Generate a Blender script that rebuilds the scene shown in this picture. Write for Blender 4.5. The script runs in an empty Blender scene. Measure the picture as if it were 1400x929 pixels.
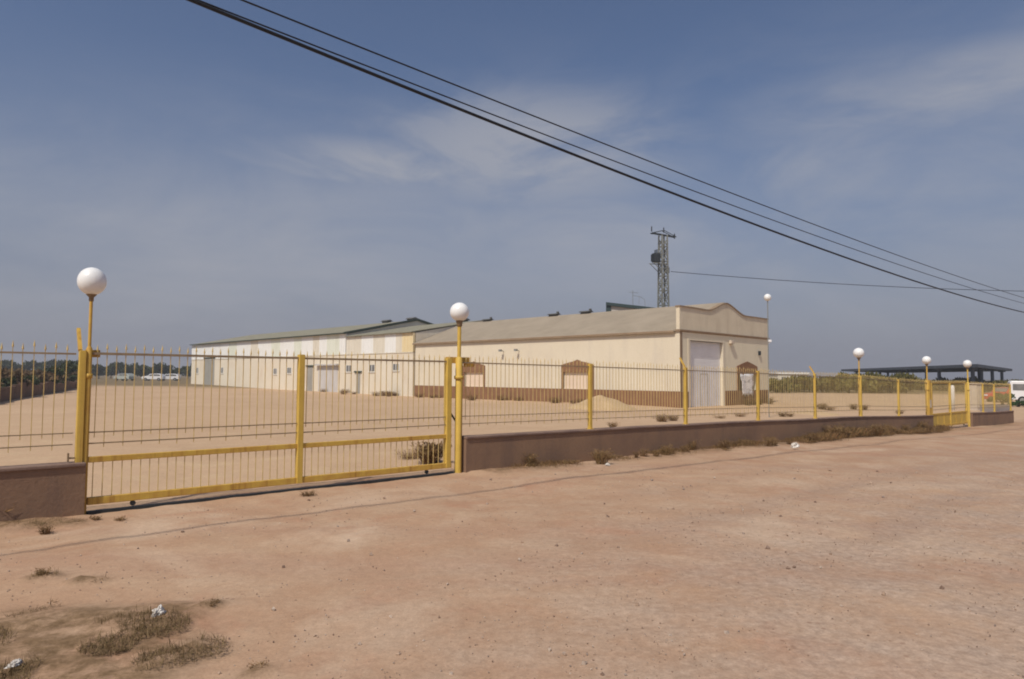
import bpy, bmesh, math, random
from mathutils import Vector, Matrix, Euler, noise

random.seed(7)
SC = bpy.context.scene
COL = SC.collection
R_ = math.radians

# ------------------------------------------------------------------ camera
CAM_H, PITCH, ROLL, F = 1.7, math.atan(50.0 / 933.0), R_(0.35), 933.0
CAMR = Matrix.Rotation(math.pi / 2 + PITCH, 3, 'X') @ Matrix.Rotation(ROLL, 3, 'Z')
cd = bpy.data.cameras.new('camera')
cam = bpy.data.objects.new('camera', cd)
COL.objects.link(cam)
cam.matrix_world = Matrix.Translation((0, 0, CAM_H)) @ CAMR.to_4x4()
cd.sensor_fit = 'HORIZONTAL'
cd.sensor_width = 36
cd.lens = 36 * F / 1400
cd.clip_end = 6000
SC.camera = cam

# survey of the place: fence line and hall axes, in metres
P2 = Vector((-0.933, 12.056, 0))          # right end of the gateway
FD = R_(41.39)                            # fence heading
D = Vector((math.cos(FD), math.sin(FD), 0))
N = Vector((D.y, -D.x, 0))                # fence normal, road side
A = Vector((10.366, 42.104, 0))           # near corner of the hall
HA = R_(44.5)                             # hall front heading
FDV = Vector((math.cos(HA), math.sin(HA), 0))
SDV = Vector((-math.sin(HA), math.cos(HA), 0))


def lerp_tab(tab, x):
    if x <= tab[0][0]:
        return tab[0][1]
    for (a, p), (b, q) in zip(tab, tab[1:]):
        if x <= b:
            t = (x - a) / (b - a)
            t = t * t * (3 - 2 * t)
            return p + (q - p) * t
    return tab[-1][1]


def sm(a, b, x):
    t = min(1, max(0, (x - a) / (b - a)))
    return t * t * (3 - 2 * t)


def drop_along(s):
    return lerp_tab([(0, 0), (4, .03), (8, .08), (14, .18), (25, .42), (36, .58), (60, .62)], s)


def height(x, y):
    p = Vector((x, y, 0)) - P2
    s, t = p.dot(D), -p.dot(N)
    near = -drop_along(s)
    u = (Vector((x, y, 0)) - A).dot(SDV)
    far = lerp_tab([(-60, -.55), (-15, -.3), (0, -.12), (27, -.2), (45, -.08), (85, .27), (140, .3)], u)
    w = sm(3, 20, t)
    z = near * (1 - w) + far * w
    return z


def ray(px, py):
    return CAMR @ Vector(((px - 700) / F, -(py - 464.5) / F, -1))


def on_ground(px, py):
    """point of the terrain under a sight line"""
    d = ray(px, py)
    z = -.1
    for i in range(30):
        t = (z - CAM_H) / d.z
        x, y = d.x * t, d.y * t
        z = z * .5 + .5 * height(x, y)
    return Vector((x, y, height(x, y)))


def at(px, py, Y):
    d = ray(px, py)
    return Vector((0, 0, CAM_H)) + d * (Y / d.y)


# ------------------------------------------------------------------ materials
def nodes_of(name):
    m = bpy.data.materials.new(name)
    m.use_nodes = True
    nt = m.node_tree
    b = nt.nodes['Principled BSDF']
    return m, nt, b


def L(nt, a, b):
    nt.links.new(a, b)


def noise_node(nt, vec, scale, detail=4, rough=.6, dist=0):
    n = nt.nodes.new('ShaderNodeTexNoise')
    n.inputs['Scale'].default_value = scale
    n.inputs['Detail'].default_value = detail
    n.inputs['Roughness'].default_value = rough
    n.inputs['Distortion'].default_value = dist
    if vec is not None:
        L(nt, vec, n.inputs['Vector'])
    return n.outputs['Fac']


def ramp(nt, fac, p0, p1, c0=(0, 0, 0), c1=(1, 1, 1)):
    r = nt.nodes.new('ShaderNodeValToRGB')
    r.color_ramp.elements[0].position = p0
    r.color_ramp.elements[1].position = p1
    r.color_ramp.elements[0].color = (*c0, 1)
    r.color_ramp.elements[1].color = (*c1, 1)
    L(nt, fac, r.inputs['Fac'])
    return r.outputs['Color']


def mixc(nt, fac, a, b, mode='MIX'):
    m = nt.nodes.new('ShaderNodeMix')
    m.data_type = 'RGBA'
    m.blend_type = mode
    for sock, v in ((m.inputs[0], fac), (m.inputs[6], a), (m.inputs[7], b)):
        if isinstance(v, (int, float)):
            sock.default_value = v
        elif isinstance(v, tuple):
            sock.default_value = (*v[:3], 1)
        else:
            L(nt, v, sock)
    return m.outputs[2]


def coords(nt, kind='Object', scale=(1, 1, 1)):
    t = nt.nodes.new('ShaderNodeTexCoord')
    if scale == (1, 1, 1):
        return t.outputs[kind]
    mp = nt.nodes.new('ShaderNodeMapping')
    mp.inputs['Scale'].default_value = scale
    L(nt, t.outputs[kind], mp.inputs['Vector'])
    return mp.outputs[0]


def bump(nt, b, fac, strength=.3, dist=.02):
    bp = nt.nodes.new('ShaderNodeBump')
    bp.inputs['Strength'].default_value = strength
    bp.inputs['Distance'].default_value = dist
    L(nt, fac, bp.inputs['Height'])
    L(nt, bp.outputs[0], b.inputs['Normal'])


def surf(name, col, col2=None, rough=.8, scale=2.5, mottle=.5, streak=None, streak_col=None, bmp=.2, metal=0,
         stretch=(1, 1, 1), spec=.3):
    """painted, rendered or metal surface with uneven tone, optional run-down stains"""
    m, nt, b = nodes_of(name)
    v = coords(nt, 'Object', stretch)
    col2 = col2 or tuple(c * .75 for c in col)
    n1 = noise_node(nt, v, scale, 6, .65)
    c = mixc(nt, ramp(nt, n1, .5 - .25 / max(mottle, .1) * .5, .5 + .25 / max(mottle, .1) * .5), col2, col)
    if streak:
        vs = coords(nt, 'Object', (streak, streak, .25))
        n2 = noise_node(nt, vs, 1.0, 5, .7)
        c = mixc(nt, ramp(nt, n2, .52, .78), c, streak_col)
    n3 = noise_node(nt, v, scale * 18, 3, .6)
    c = mixc(nt, .12, c, mixc(nt, n3, (0, 0, 0), (1, 1, 1)), 'OVERLAY')
    L(nt, c, b.inputs['Base Color'])
    b.inputs['Roughness'].default_value = rough
    b.inputs['Metallic'].default_value = metal
    b.inputs['Specular IOR Level'].default_value = spec
    if bmp:
        bump(nt, b, n3, bmp, .01)
    return m


def leaves(name, cols, trans=.25, rough=.7):
    m, nt, b = nodes_of(name)
    g = nt.nodes.new('ShaderNodeNewGeometry')
    r = nt.nodes.new('ShaderNodeValToRGB')
    els = r.color_ramp.elements
    while len(els) < len(cols):
        els.new(.5)
    for i, c in enumerate(cols):
        els[i].position = i / (len(cols) - 1)
        els[i].color = (*c, 1)
    L(nt, g.outputs['Random Per Island'], r.inputs['Fac'])
    L(nt, r.outputs['Color'], b.inputs['Base Color'])
    b.inputs['Roughness'].default_value = rough
    b.inputs['Specular IOR Level'].default_value = .2
    tr = nt.nodes.new('ShaderNodeBsdfTranslucent')
    L(nt, r.outputs['Color'], tr.inputs['Color'])
    mx = nt.nodes.new('ShaderNodeMixShader')
    mx.inputs[0].default_value = trans
    L(nt, b.outputs[0], mx.inputs[1])
    L(nt, tr.outputs[0], mx.inputs[2])
    L(nt, mx.outputs[0], nt.nodes['Material Output'].inputs['Surface'])
    return m


M = {}
M['yellow'] = surf('yellow_paint', (.63, .43, .085), (.54, .36, .07), .6, 3, .9, 11, (.36, .18, .045), .12)
M['yellow_old'] = surf('weathered_yellow_paint', (.60, .40, .075), (.50, .29, .06), .6, 5, .9, 12, (.26, .10, .02), .15)
M['bar'] = surf('dusty_ochre_iron', (.64, .48, .19), (.50, .365, .145), .7, 6, .9, 8, (.28, .185, .09), .1)
M['rail'] = surf('dark_dusty_rail', (.34, .25, .14), (.24, .175, .11), .7, 4, .9, None, None, .1)
M['wall'] = surf('brown_render', (.265, .166, .102), (.215, .134, .088), .9, 1.1, .9, 1.6, (.17, .112, .082), .6)
M['coping'] = surf('brown_coping', (.25, .17, .125), (.17, .112, .09), .9, 2.0, .9, None, None, .4)
M['globe'] = surf('opal_globe', (.82, .83, .82), (.76, .765, .74), .3, 3, .7, 4, (.66, .63, .55), .0, 0, (1, 1, 1), .5)
M['collar'] = surf('brown_collar', (.26, .18, .10), None, .6, 8, .6)
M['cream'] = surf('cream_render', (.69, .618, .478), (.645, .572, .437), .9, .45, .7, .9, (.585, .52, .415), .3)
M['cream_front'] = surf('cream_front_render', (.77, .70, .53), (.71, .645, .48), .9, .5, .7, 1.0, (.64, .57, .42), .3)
M['tan_parapet'] = surf('tan_parapet', (.70, .62, .465), (.63, .55, .405), .9, .8, .8, 1.4, (.50, .42, .30), .3)
M['trim'] = surf('brown_trim', (.30, .22, .14), (.24, .17, .11), .85, 2, .8)
M['brick'] = surf('brown_tile_dado', (.255, .135, .068), (.21, .11, .056), .85, 1.5, .9, 3, (.30, .19, .11), .3)
M['panel_in'] = surf('blind_window_infill', (.74, .60, .46), (.68, .54, .41), .9, 1.2, .7)
M['shutter'] = None
M['roofsheet'] = surf('fibre_cement_roof', (.345, .285, .21), (.29, .24, .175), .95, .6, .9, None, None, .3)
M['roof_green'] = surf('weathered_green_roof', (.27, .26, .19), (.22, .20, .14), .9, .8, .9, None, None, .3)
M['verge'] = surf('dark_green_metal', (.045, .062, .045), None, .6, 2, .6)
M['wh_low'] = surf('pale_block_wall', (.70, .635, .51), (.66, .59, .465), .9, .35, .8, .6, (.62, .51, .38), .3)
M['wh_white'] = surf('white_sheet', (.80, .80, .77), (.77, .77, .73), .6, .6, .7, 2, (.68, .66, .60), .1)
M['wh_green'] = surf('pale_green_sheet', (.71, .73, .63), (.67, .69, .58), .6, .6, .7, 2, (.60, .60, .50), .1)
M['wh_beige'] = surf('beige_sheet', (.70, .655, .55), (.66, .61, .50), .6, .6, .7, 2, (.59, .53, .42), .1)
M['wh_yellow'] = surf('cream_yellow_sheet', (.74, .62, .37), (.70, .57, .33), .6, .6, .7)
M['door_grey'] = surf('grey_steel_door', (.34, .33, .29), (.29, .28, .25), .6, 1, .7, 4, (.22, .2, .17))
M['door_pale'] = surf('pale_grey_door', (.56, .54, .52), (.50, .48, .46), .6, 1, .7, 4, (.45, .41, .36))
M['dark'] = surf('dark_metal', (.035, .04, .042), None, .6, 3, .6)
M['dark_win'] = surf('dark_window', (.20, .195, .185), (.13, .13, .125), .25, 2, .8, None, None, 0, 0, (1, 1, 1), .5)
M['vent'] = surf('weathered_vent_metal', (.12, .115, .10), (.08, .078, .07), .7, 4, .8)
M['teal'] = surf('dark_teal_edge', (.030, .052, .052), None, .6, 2, .6)
M['shed_wall'] = surf('grey_shed_sheet', (.50, .46, .40), (.44, .40, .35), .8, .6, .7)
M['steel'] = surf('galvanised_steel', (.30, .31, .29), (.22, .22, .2), .5, 2, .8, None, None, .1, .3)
M['rusty'] = surf('mossy_steel', (.23, .235, .20), (.16, .155, .13), .7, 2, .8)
M['cable'] = surf('black_cable', (.018, .020, .024), None, .55, 5, .5, None, None, 0)
M['white'] = surf('white_plastic', (.80, .80, .80), (.70, .70, .69), .5, 4, .8)
M['ragwhite'] = surf('dusty_white_plastic', (.70, .68, .64), (.52, .47, .41), .55, 12, .9)
M['beige_box'] = surf('beige_enclosure', (.66, .56, .44), None, .7, 2, .6)
M['canopy'] = surf('slate_canopy_metal', (.08, .092, .112), (.06, .07, .085), .6, .8, .6)
M['concrete'] = surf('pale_concrete', (.58, .51, .42), (.50, .43, .35), .9, 1.2, .8)
M['grey_conc'] = surf('purple_grey_concrete', (.27, .24, .23), (.22, .19, .18), .9, 1, .8)
M['sand'] = surf('heaped_sand', (.50, .36, .205), (.43, .30, .165), .95, 2.5, .8, None, None, .8)
M['earthwall'] = surf('dark_earth_wall', (.17, .10, .065), (.11, .07, .05), .95, .7, .9, 1.2, (.20, .14, .10), .5)
M['carwhite'] = surf('white_car_paint', (.78, .78, .78), (.74, .74, .74), .3, 1, .5, None, None, 0, 0, (1, 1, 1), .5)
M['cargrey'] = surf('silver_green_car_paint', (.42, .45, .40), None, .35, 1, .5, None, None, 0, 0, (1, 1, 1), .5)
M['carred'] = surf('red_car_paint', (.52, .06, .045), None, .35, 1, .5, None, None, 0, 0, (1, 1, 1), .5)
M['tyre'] = surf('tyre_rubber', (.02, .02, .02), None, .9, 5, .5)
M['bark'] = surf('bark', (.12, .085, .06), (.08, .06, .045), .95, 5, .9, None, None, .6)
M['leaf_dark'] = leaves('dark_foliage', [(.022, .030, .012), (.04, .055, .018), (.065, .08, .028), (.03, .04, .02)])
M['leaf_olive'] = leaves('olive_foliage', [(.085, .080, .016), (.14, .122, .026), (.19, .165, .042), (.10, .095, .024)])
M['leaf_brown'] = leaves('dry_brown_foliage', [(.10, .062, .035), (.15, .095, .05), (.20, .14, .075), (.085, .06, .03)])
M['leaf_green'] = leaves('fresh_green_foliage', [(.04, .085, .03), (.06, .11, .035), (.08, .13, .05)])
M['dry'] = leaves('dry_stems', [(.18, .095, .044), (.27, .16, .072), (.36, .245, .12), (.14, .085, .038), (.22, .165, .066)], .2, .9)
M['dryolive'] = leaves('half_dry_stems', [(.13, .075, .032), (.19, .115, .052), (.25, .155, .078), (.12, .082, .034)], .2, .9)
M['litterbits'] = leaves('dry_litter_bits', [(.08, .05, .024), (.15, .098, .045), (.25, .175, .09), (.11, .08, .034), (.18, .115, .056)], .1, .95)
M['fringe'] = leaves('dead_grass_blades', [(.11, .062, .028), (.19, .11, .048), (.29, .185, .088), (.13, .09, .036), (.22, .12, .055)], .15, .95)
M['stone'] = leaves('loose_stones', [(.30, .21, .15), (.40, .29, .21), (.20, .135, .10), (.47, .38, .30), (.24, .19, .16)], 0.0, .95)


def shutter_mat():
    m, nt, b = nodes_of('white_roller_shutter')
    v = coords(nt)
    w = nt.nodes.new('ShaderNodeTexWave')
    w.wave_type, w.bands_direction = 'BANDS', 'Z'
    w.inputs['Scale'].default_value = 3.2
    L(nt, v, w.inputs['Vector'])
    n = noise_node(nt, v, .8, 5)
    c = mixc(nt, ramp(nt, n, .35, .7), (.72, .715, .71), (.82, .815, .81))
    L(nt, c, b.inputs['Base Color'])
    b.inputs['Roughness'].default_value = .55
    bump(nt, b, w.outputs['Fac'], .4, .02)
    return m


M['shutter'] = shutter_mat()


def banner_mat():
    m, nt, b = nodes_of('weathered_white_sheet')
    v = coords(nt, 'Object', (1, 1, 1.6))
    n = noise_node(nt, v, 3.1, 5, .7, .6)
    c = mixc(nt, ramp(nt, n, .52, .60), (.80, .80, .80), (.42, .44, .46))
    L(nt, c, b.inputs['Base Color'])
    b.inputs['Roughness'].default_value = .6
    return m


M['banner'] = banner_mat()


def corrugate(name, base):
    m = M[base].copy()
    m.name = name
    nt = m.node_tree
    b = nt.nodes['Principled BSDF']
    v = coords(nt)
    w = nt.nodes.new('ShaderNodeTexWave')
    w.wave_type, w.bands_direction = 'BANDS', 'Y'
    w.inputs['Scale'].default_value = 1.6
    L(nt, v, w.inputs['Vector'])
    bump(nt, b, w.outputs['Fac'], .6, .05)
    return m


M['roof_corr'] = corrugate('corrugated_fibre_cement', 'roofsheet')
M['roofg_corr'] = corrugate('corrugated_green_roof', 'roof_green')


def ground_mat():
    m, nt, b = nodes_of('dry_dirt')
    v = coords(nt, 'Object')
    at_ = lambda n: nt.nodes.new('ShaderNodeAttribute')
    a = at_(0)
    a.attribute_name = 'zones'
    sep = nt.nodes.new('ShaderNodeSeparateColor')
    L(nt, a.outputs['Color'], sep.inputs[0])
    yard, litter, gravel = sep.outputs[0], sep.outputs[1], sep.outputs[2]
    big = noise_node(nt, v, .16, 5, .62, .4)
    mid = noise_node(nt, v, 1.1, 6, .68)
    fine = noise_node(nt, v, 14, 5, .7)
    grit = noise_node(nt, v, 60, 3, .7)
    road = mixc(nt, ramp(nt, big, .33, .68), (.42, .275, .175), (.365, .222, .138))
    road = mixc(nt, ramp(nt, mid, .42, .75), road, (.465, .33, .22))
    # faint tyre-drawn bands along the track
    vb = coords(nt, 'Object')
    mp = nt.nodes.new('ShaderNodeMapping')
    mp.inputs['Rotation'].default_value = (0, 0, -R_(36))
    mp.inputs['Scale'].default_value = (.06, .9, 1)
    L(nt, vb, mp.inputs['Vector'])
    band = noise_node(nt, mp.outputs[0], 1.0, 5, .6)
    road = mixc(nt, mixc(nt, .5, (0, 0, 0), ramp(nt, band, .5, .7)), road, (.345, .21, .145))
    a2 = at_(0)
    a2.attribute_name = 'tracks'
    tm = nt.nodes.new('ShaderNodeMath')
    tm.operation = 'MULTIPLY'
    L(nt, a2.outputs['Fac'], tm.inputs[0])
    L(nt, ramp(nt, noise_node(nt, v, 2.2, 5, .7), .25, .6), tm.inputs[1])
    patchy = noise_node(nt, v, .42, 6, .62, .8)
    road = mixc(nt, ramp(nt, patchy, .52, .70), road, (.50, .365, .255))
    road = mixc(nt, ramp(nt, noise_node(nt, v, .75, 5, .6, .5), .55, .74), road, (.375, .205, .125))
    road = mixc(nt, tm.outputs[0], road, (.30, .195, .135))
    yd = mixc(nt, ramp(nt, big, .35, .7), (.495, .345, .22), (.44, .30, .185))
    yd = mixc(nt, ramp(nt, mid, .5, .8), yd, (.52, .385, .24))
    c = mixc(nt, yard, road, yd)
    gr = mixc(nt, ramp(nt, fine, .35, .65), (.29, .215, .165), (.44, .335, .26))
    gmask = nt.nodes.new('ShaderNodeMath')
    gmask.operation = 'MULTIPLY'
    L(nt, gravel, gmask.inputs[0])
    L(nt, ramp(nt, mid, .3, .62), gmask.inputs[1])
    c = mixc(nt, gmask.outputs[0], c, gr)
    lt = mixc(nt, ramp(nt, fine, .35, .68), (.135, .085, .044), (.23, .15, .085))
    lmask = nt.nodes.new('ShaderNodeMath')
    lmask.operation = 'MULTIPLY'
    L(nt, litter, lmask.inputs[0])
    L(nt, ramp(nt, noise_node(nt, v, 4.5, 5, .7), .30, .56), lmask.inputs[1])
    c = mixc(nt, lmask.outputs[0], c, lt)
    # small darker clods and pebbles
    vo = nt.nodes.new('ShaderNodeTexVoronoi')
    vo.inputs['Scale'].default_value = 9
    L(nt, v, vo.inputs['Vector'])
    spot = ramp(nt, vo.outputs['Distance'], .10, .2, (1, 1, 1), (0, 0, 0))
    sp = nt.nodes.new('ShaderNodeMath')
    sp.operation = 'MULTIPLY'
    L(nt, spot, sp.inputs[0])
    L(nt, ramp(nt, noise_node(nt, v, .7, 4), .5, .66), sp.inputs[1])
    c = mixc(nt, sp.outputs[0], c, (.27, .17, .115))
    c = mixc(nt, .2, c, mixc(nt, ramp(nt, fine, .2, .8), (.2, .2, .2), (.8, .8, .8)), 'OVERLAY')
    c = mixc(nt, .22, c, mixc(nt, ramp(nt, grit, .2, .8), (.1, .1, .1), (.9, .9, .9)), 'OVERLAY')
    fld = mixc(nt, ramp(nt, noise_node(nt, v, .12, 5, .6), .35, .65), (.16, .125, .065), (.23, .165, .095))
    c = mixc(nt, a.outputs['Alpha'], c, fld)
    L(nt, c, b.inputs['Base Color'])
    b.inputs['Roughness'].default_value = 1
    b.inputs['Specular IOR Level'].default_value = .1
    ad = nt.nodes.new('ShaderNodeMath')
    ad.operation = 'MULTIPLY_ADD'
    L(nt, mid, ad.inputs[0])
    ad.inputs[1].default_value = 1.6
    L(nt, fine, ad.inputs[2])
    bump(nt, b, ad.outputs[0], .2, .03)
    return m


M['ground'] = ground_mat()


# ------------------------------------------------------------------ mesh helpers
class MB:
    def __init__(s):
        s.v, s.f, s.sm = [], [], []

    def add(s, vs, fs, smooth=False):
        o = len(s.v)
        s.v += [tuple(p) for p in vs]
        s.f += [tuple(i + o for i in f) for f in fs]
        s.sm += [smooth] * len(fs)
        return s

    def box(s, x0, x1, y0, y1, z0, z1, bev=0):
        if bev:
            b = bev
            vs, fs = [], []
            bm = bmesh.new()
            bmesh.ops.create_cube(bm, size=1)
            for q in bm.verts:
                q.co = Vector(((x0 + x1) / 2 + q.co.x * (x1 - x0), (y0 + y1) / 2 + q.co.y * (y1 - y0),
                               (z0 + z1) / 2 + q.co.z * (z1 - z0)))
            bmesh.ops.bevel(bm, geom=bm.edges[:], offset=b, segments=2, affect='EDGES', profile=.7)
            bm.verts.index_update()
            s.add([q.co for q in bm.verts], [[q.index for q in f.verts] for f in bm.faces])
            bm.free()
            return s
        return s.add([(x0, y0, z0), (x1, y0, z0), (x1, y1, z0), (x0, y1, z0),
                      (x0, y0, z1), (x1, y0, z1), (x1, y1, z1), (x0, y1, z1)],
                     [(0, 3, 2, 1), (4, 5, 6, 7), (0, 1, 5, 4), (1, 2, 6, 5), (2, 3, 7, 6), (3, 0, 4, 7)])

    def bar(s, p, q, w, h=None, up=(0, 0, 1)):
        p, q = Vector(p), Vector(q)
        h = h or w
        d = (q - p).normalized()
        up = Vector(up)
        if abs(d.dot(up)) > .98:
            up = Vector((1, 0, 0))
        a = d.cross(up).normalized()
        b = a.cross(d)
        vs = []
        for c in (p, q):
            for i, j in ((-1, -1), (1, -1), (1, 1), (-1, 1)):
                vs.append(c + a * i * w / 2 + b * j * h / 2)
        return s.add(vs, [(0, 1, 2, 3), (7, 6, 5, 4), (0, 4, 5, 1), (1, 5, 6, 2), (2, 6, 7, 3), (3, 7, 4, 0)])

    def tube(s, pts, rad, n=10, caps=True):
        pts = [Vector(p) for p in pts]
        rads = rad if isinstance(rad, (list, tuple)) else [rad] * len(pts)
        vs, fs = [], []
        ref = None
        for i, p in enumerate(pts):
            d = (pts[min(i + 1, len(pts) - 1)] - pts[max(i - 1, 0)]).normalized()
            if ref is None:
                ref = Vector((1, 0, 0)) if abs(d.x) < .9 else Vector((0, 1, 0))
            a = (ref - d * ref.dot(d)).normalized()
            ref = a
            b = d.cross(a)
            for k in range(n):
                t = 2 * math.pi * k / n
                vs.append(p + (a * math.cos(t) + b * math.sin(t)) * rads[i])
        for i in range(len(pts) - 1):
            for k in range(n):
                k2 = (k + 1) % n
                fs.append((i * n + k, i * n + k2, (i + 1) * n + k2, (i + 1) * n + k))
        s.add(vs, fs, True)
        if caps:
            o = len(pts) - 1
            s.add(vs[:n], [tuple(range(n - 1, -1, -1))])
            s.add(vs[o * n:], [tuple(range(n))])
        return s

    def lathe(s, prof, c=(0, 0, 0), n=24):
        vs, fs = [], []
        for r, z in prof:
            for k in range(n):
                t = 2 * math.pi * k / n
                vs.append((c[0] + r * math.cos(t), c[1] + r * math.sin(t), c[2] + z))
        for i in range(len(prof) - 1):
            for k in range(n):
                k2 = (k + 1) % n
                fs.append((i * n + k, i * n + k2, (i + 1) * n + k2, (i + 1) * n + k))
        return s.add(vs, fs, True)

    def prism(s, poly, a0, a1, axis='y'):
        """poly in the plane normal to axis, swept from a0 to a1"""
        n = len(poly)

        def pt(p, a):
            return {'y': (p[0], a, p[1]), 'x': (a, p[0], p[1]), 'z': (p[0], p[1], a)}[axis]
        vs = [pt(p, a0) for p in poly] + [pt(p, a1) for p in poly]
        fs = [tuple(range(n)), tuple(range(2 * n - 1, n - 1, -1))]
        fs += [(i, i + n, (i + 1) % n + n, (i + 1) % n) for i in range(n)]
        return s.add(vs, fs)

    def build(s, name, mat, parent=None, fix=True, bevel=0):
        me = bpy.data.meshes.new(name)
        me.from_pydata(s.v, [], s.f)
        me.polygons.foreach_set('use_smooth', s.sm)
        me.materials.append(mat)
        if fix:
            bm = bmesh.new()
            bm.from_mesh(me)
            bmesh.ops.recalc_face_normals(bm, faces=bm.faces[:])
            bm.to_mesh(me)
            bm.free()
        me.update()
        o = bpy.data.objects.new(name, me)
        COL.objects.link(o)
        if parent:
            o.parent = parent
        if bevel:
            b = o.modifiers.new('edge', 'BEVEL')
            b.width = bevel
            b.segments = 2
            b.limit_method = 'ANGLE'
        return o


def tag(o, label=None, cat=None, group=None, kind=None):
    for k, v in (('label', label), ('category', cat), ('group', group), ('kind', kind)):
        if v:
            o[k] = v
    return o


def thing(name, loc, rz, label, cat, group=None):
    o = bpy.data.objects.new(name, None)
    COL.objects.link(o)
    o.location = loc
    o.rotation_euler = (0, 0, rz)
    o.empty_display_size = .3
    return tag(o, label, cat, group)


def kids(o):
    return [c for c in COL.objects if c.parent == o]


def copy_tree(o, parent=None):
    c = o.copy()
    COL.objects.link(c)
    c.parent = parent
    for ch in kids(o):
        copy_tree(ch, c)
    return c


# ------------------------------------------------------------------ ground
def spaced(lo, hi, near0, near1, step, growth):
    xs = [near0]
    while xs[-1] < near1:
        xs.append(xs[-1] + step)
    st = step
    while xs[-1] < hi:
        st *= growth
        xs.append(xs[-1] + st)
    st = step
    left = [near0]
    while left[-1] > lo:
        st *= growth
        left.append(left[-1] - st)
    return sorted(left[1:]) + xs


# dry litter patches beside the track: centre (pixel sight line), radii in metres
PATCH = [(55, 880, .95, .42), (30, 915, .9, .35), (120, 862, .55, .25), (205, 848, .36, .22), (238, 893, .33, .13),
         (285, 829, .12, .07), (110, 922, .6, .2), (350, 920, .1, .04), (120, 797, .16, .06), (60, 790, .14, .08),
         (60, 717, .55, .12), (0, 720, .5, .2), (185, 868, .3, .12)]
PATCHW = [(on_ground(a, b), c, d) for a, b, c, d in PATCH]


def patch_val(x, y):
    v = 0
    for c, rx, ry in PATCHW:
        q = ((x - c.x) / rx) ** 2 + ((y - c.y) / (ry * 1.6)) ** 2
        v = max(v, 1 - sm(.3, 1.5, q))
    return v


def track_val(p):
    """wheel tracks worn along the dirt road"""
    q = p - P2
    n_, s_ = q.dot(N), q.dot(D)
    w = .35 * noise.noise(Vector((s_ * .12, 3.1, 0)))
    v = 0
    for c, k in ((4.9, .7), (6.5, .8), (8.0, .55), (9.7, .5), (3.3, .35)):
        a = abs(n_ + w * (1 + .2 * c) - c)
        v = max(v, k * (1 - sm(.08, .42, a)))
    return v * (.45 + .9 * max(0, noise.noise(Vector((s_ * .35, n_ * 1.2, 7)) ) + .25)) * sm(-6, 3, s_)


gx = spaced(-900, 900, -7.5, 9.0, .085, 1.07)
gy = spaced(-60, 1200, 2.6, 13.5, .085, 1.055)
vs, cols, trk = [], [], []
for y in gy:
    for x in gx:
        z = height(x, y)
        p = Vector((x, y, 0))
        r = math.hypot(x, y)
        q = p - P2
        t = -q.dot(N)
        s_ = q.dot(D)
        k = 1 - sm(25, 60, r)
        if k > 0:
            z += k * (.035 * noise.noise(p * .45) + .014 * noise.noise(p * 1.7))
        if r < 22:
            z += .006 * noise.noise(p * 2.9) + .008 * noise.noise(p * 5.3) + .004 * noise.noise(p * 13)
            if t < -.1 and s_ > .1 or s_ < -5.6 and t < -.1:   # soil banked against the foot of the wall
                z += .05 * math.exp(-((t + .25) / .35) ** 2) * (.6 + .8 * noise.noise(p * 1.3))
        pv = patch_val(x, y)
        tv = track_val(p) if r < 60 else 0
        z -= tv * .02
        trk.append(min(1, tv))
        z += pv * .03 * (1 + noise.noise(p * 7))
        yard = sm(-.3, 1.2, t)
        grav = sm(2.0, 8.0, q.dot(N) + .5 * noise.noise(p * .4)) * sm(-4, 2.5, x) * .8
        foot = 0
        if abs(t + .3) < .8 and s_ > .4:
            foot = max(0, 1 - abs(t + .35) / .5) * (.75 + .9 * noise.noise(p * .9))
        vs.append((x, y, z))
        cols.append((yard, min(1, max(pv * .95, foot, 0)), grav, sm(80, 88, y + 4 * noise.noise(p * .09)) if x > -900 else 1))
nx = len(gx)
fs = [(j * nx + i, j * nx + i + 1, (j + 1) * nx + i + 1, (j + 1) * nx + i)
      for j in range(len(gy) - 1) for i in range(nx - 1)]
me = bpy.data.meshes.new('ground')
me.from_pydata(vs, [], fs)
me.materials.append(M['ground'])
ca = me.color_attributes.new('zones', 'FLOAT_COLOR', 'POINT')
ca.data.foreach_set('color', [c for q in cols for c in q])
ta = me.attributes.new('tracks', 'FLOAT', 'POINT')
ta.data.foreach_set('value', trk)
me.polygons.foreach_set('use_smooth', [True] * len(fs))
g = bpy.data.objects.new('ground', me)
COL.objects.link(g)
tag(g, kind='structure')


# ------------------------------------------------------------------ low walls along the fence line
def wall_top(s):
    return .635 - drop_along(s)


def fence_pt(s, t=0, z=0):
    p = P2 + D * s - N * t
    return Vector((p.x, p.y, z))


def low_wall(s0, s1, label, step=1.7):
    o = thing('boundary_wall', fence_pt(s0), FD, label, 'wall')
    n = max(1, round((s1 - s0) / step))
    xs = [(s1 - s0) * i / n for i in range(n + 1)]
    w, c = MB(), MB()
    for mb, y0, y1, hi, lo in ((w, -.10, .10, -.045, None), (c, -.125, .125, 0, -.045)):
        v = []
        for x in xs:
            zt = wall_top(s0 + x)
            zb = zt - 1.1 if lo is None else zt + lo
            v += [(x, y0, zb), (x, y1, zb), (x, y1, zt + hi), (x, y0, zt + hi)]
        f = [(0, 1, 2, 3), tuple(4 * n + k for k in (3, 2, 1, 0))]
        for i in range(n):
            for k in range(4):
                f.append((4 * i + k, 4 * i + (k + 1) % 4, 4 * i + 4 + (k + 1) % 4, 4 * i + 4 + k))
        mb.add(v, f)
    w.build('wall_body', M['wall'], o)
    c.build('coping', M['coping'], o, bevel=.012)
    return o


low_wall(-13, -5.64, 'short low brown rendered wall left of the wide barred gate')
low_wall(.10, 24.0, 'long low dark brown rendered wall running right from the gate')
low_wall(29.25, 36.3, 'far low brown wall beyond the small yellow gate at the right')


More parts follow.
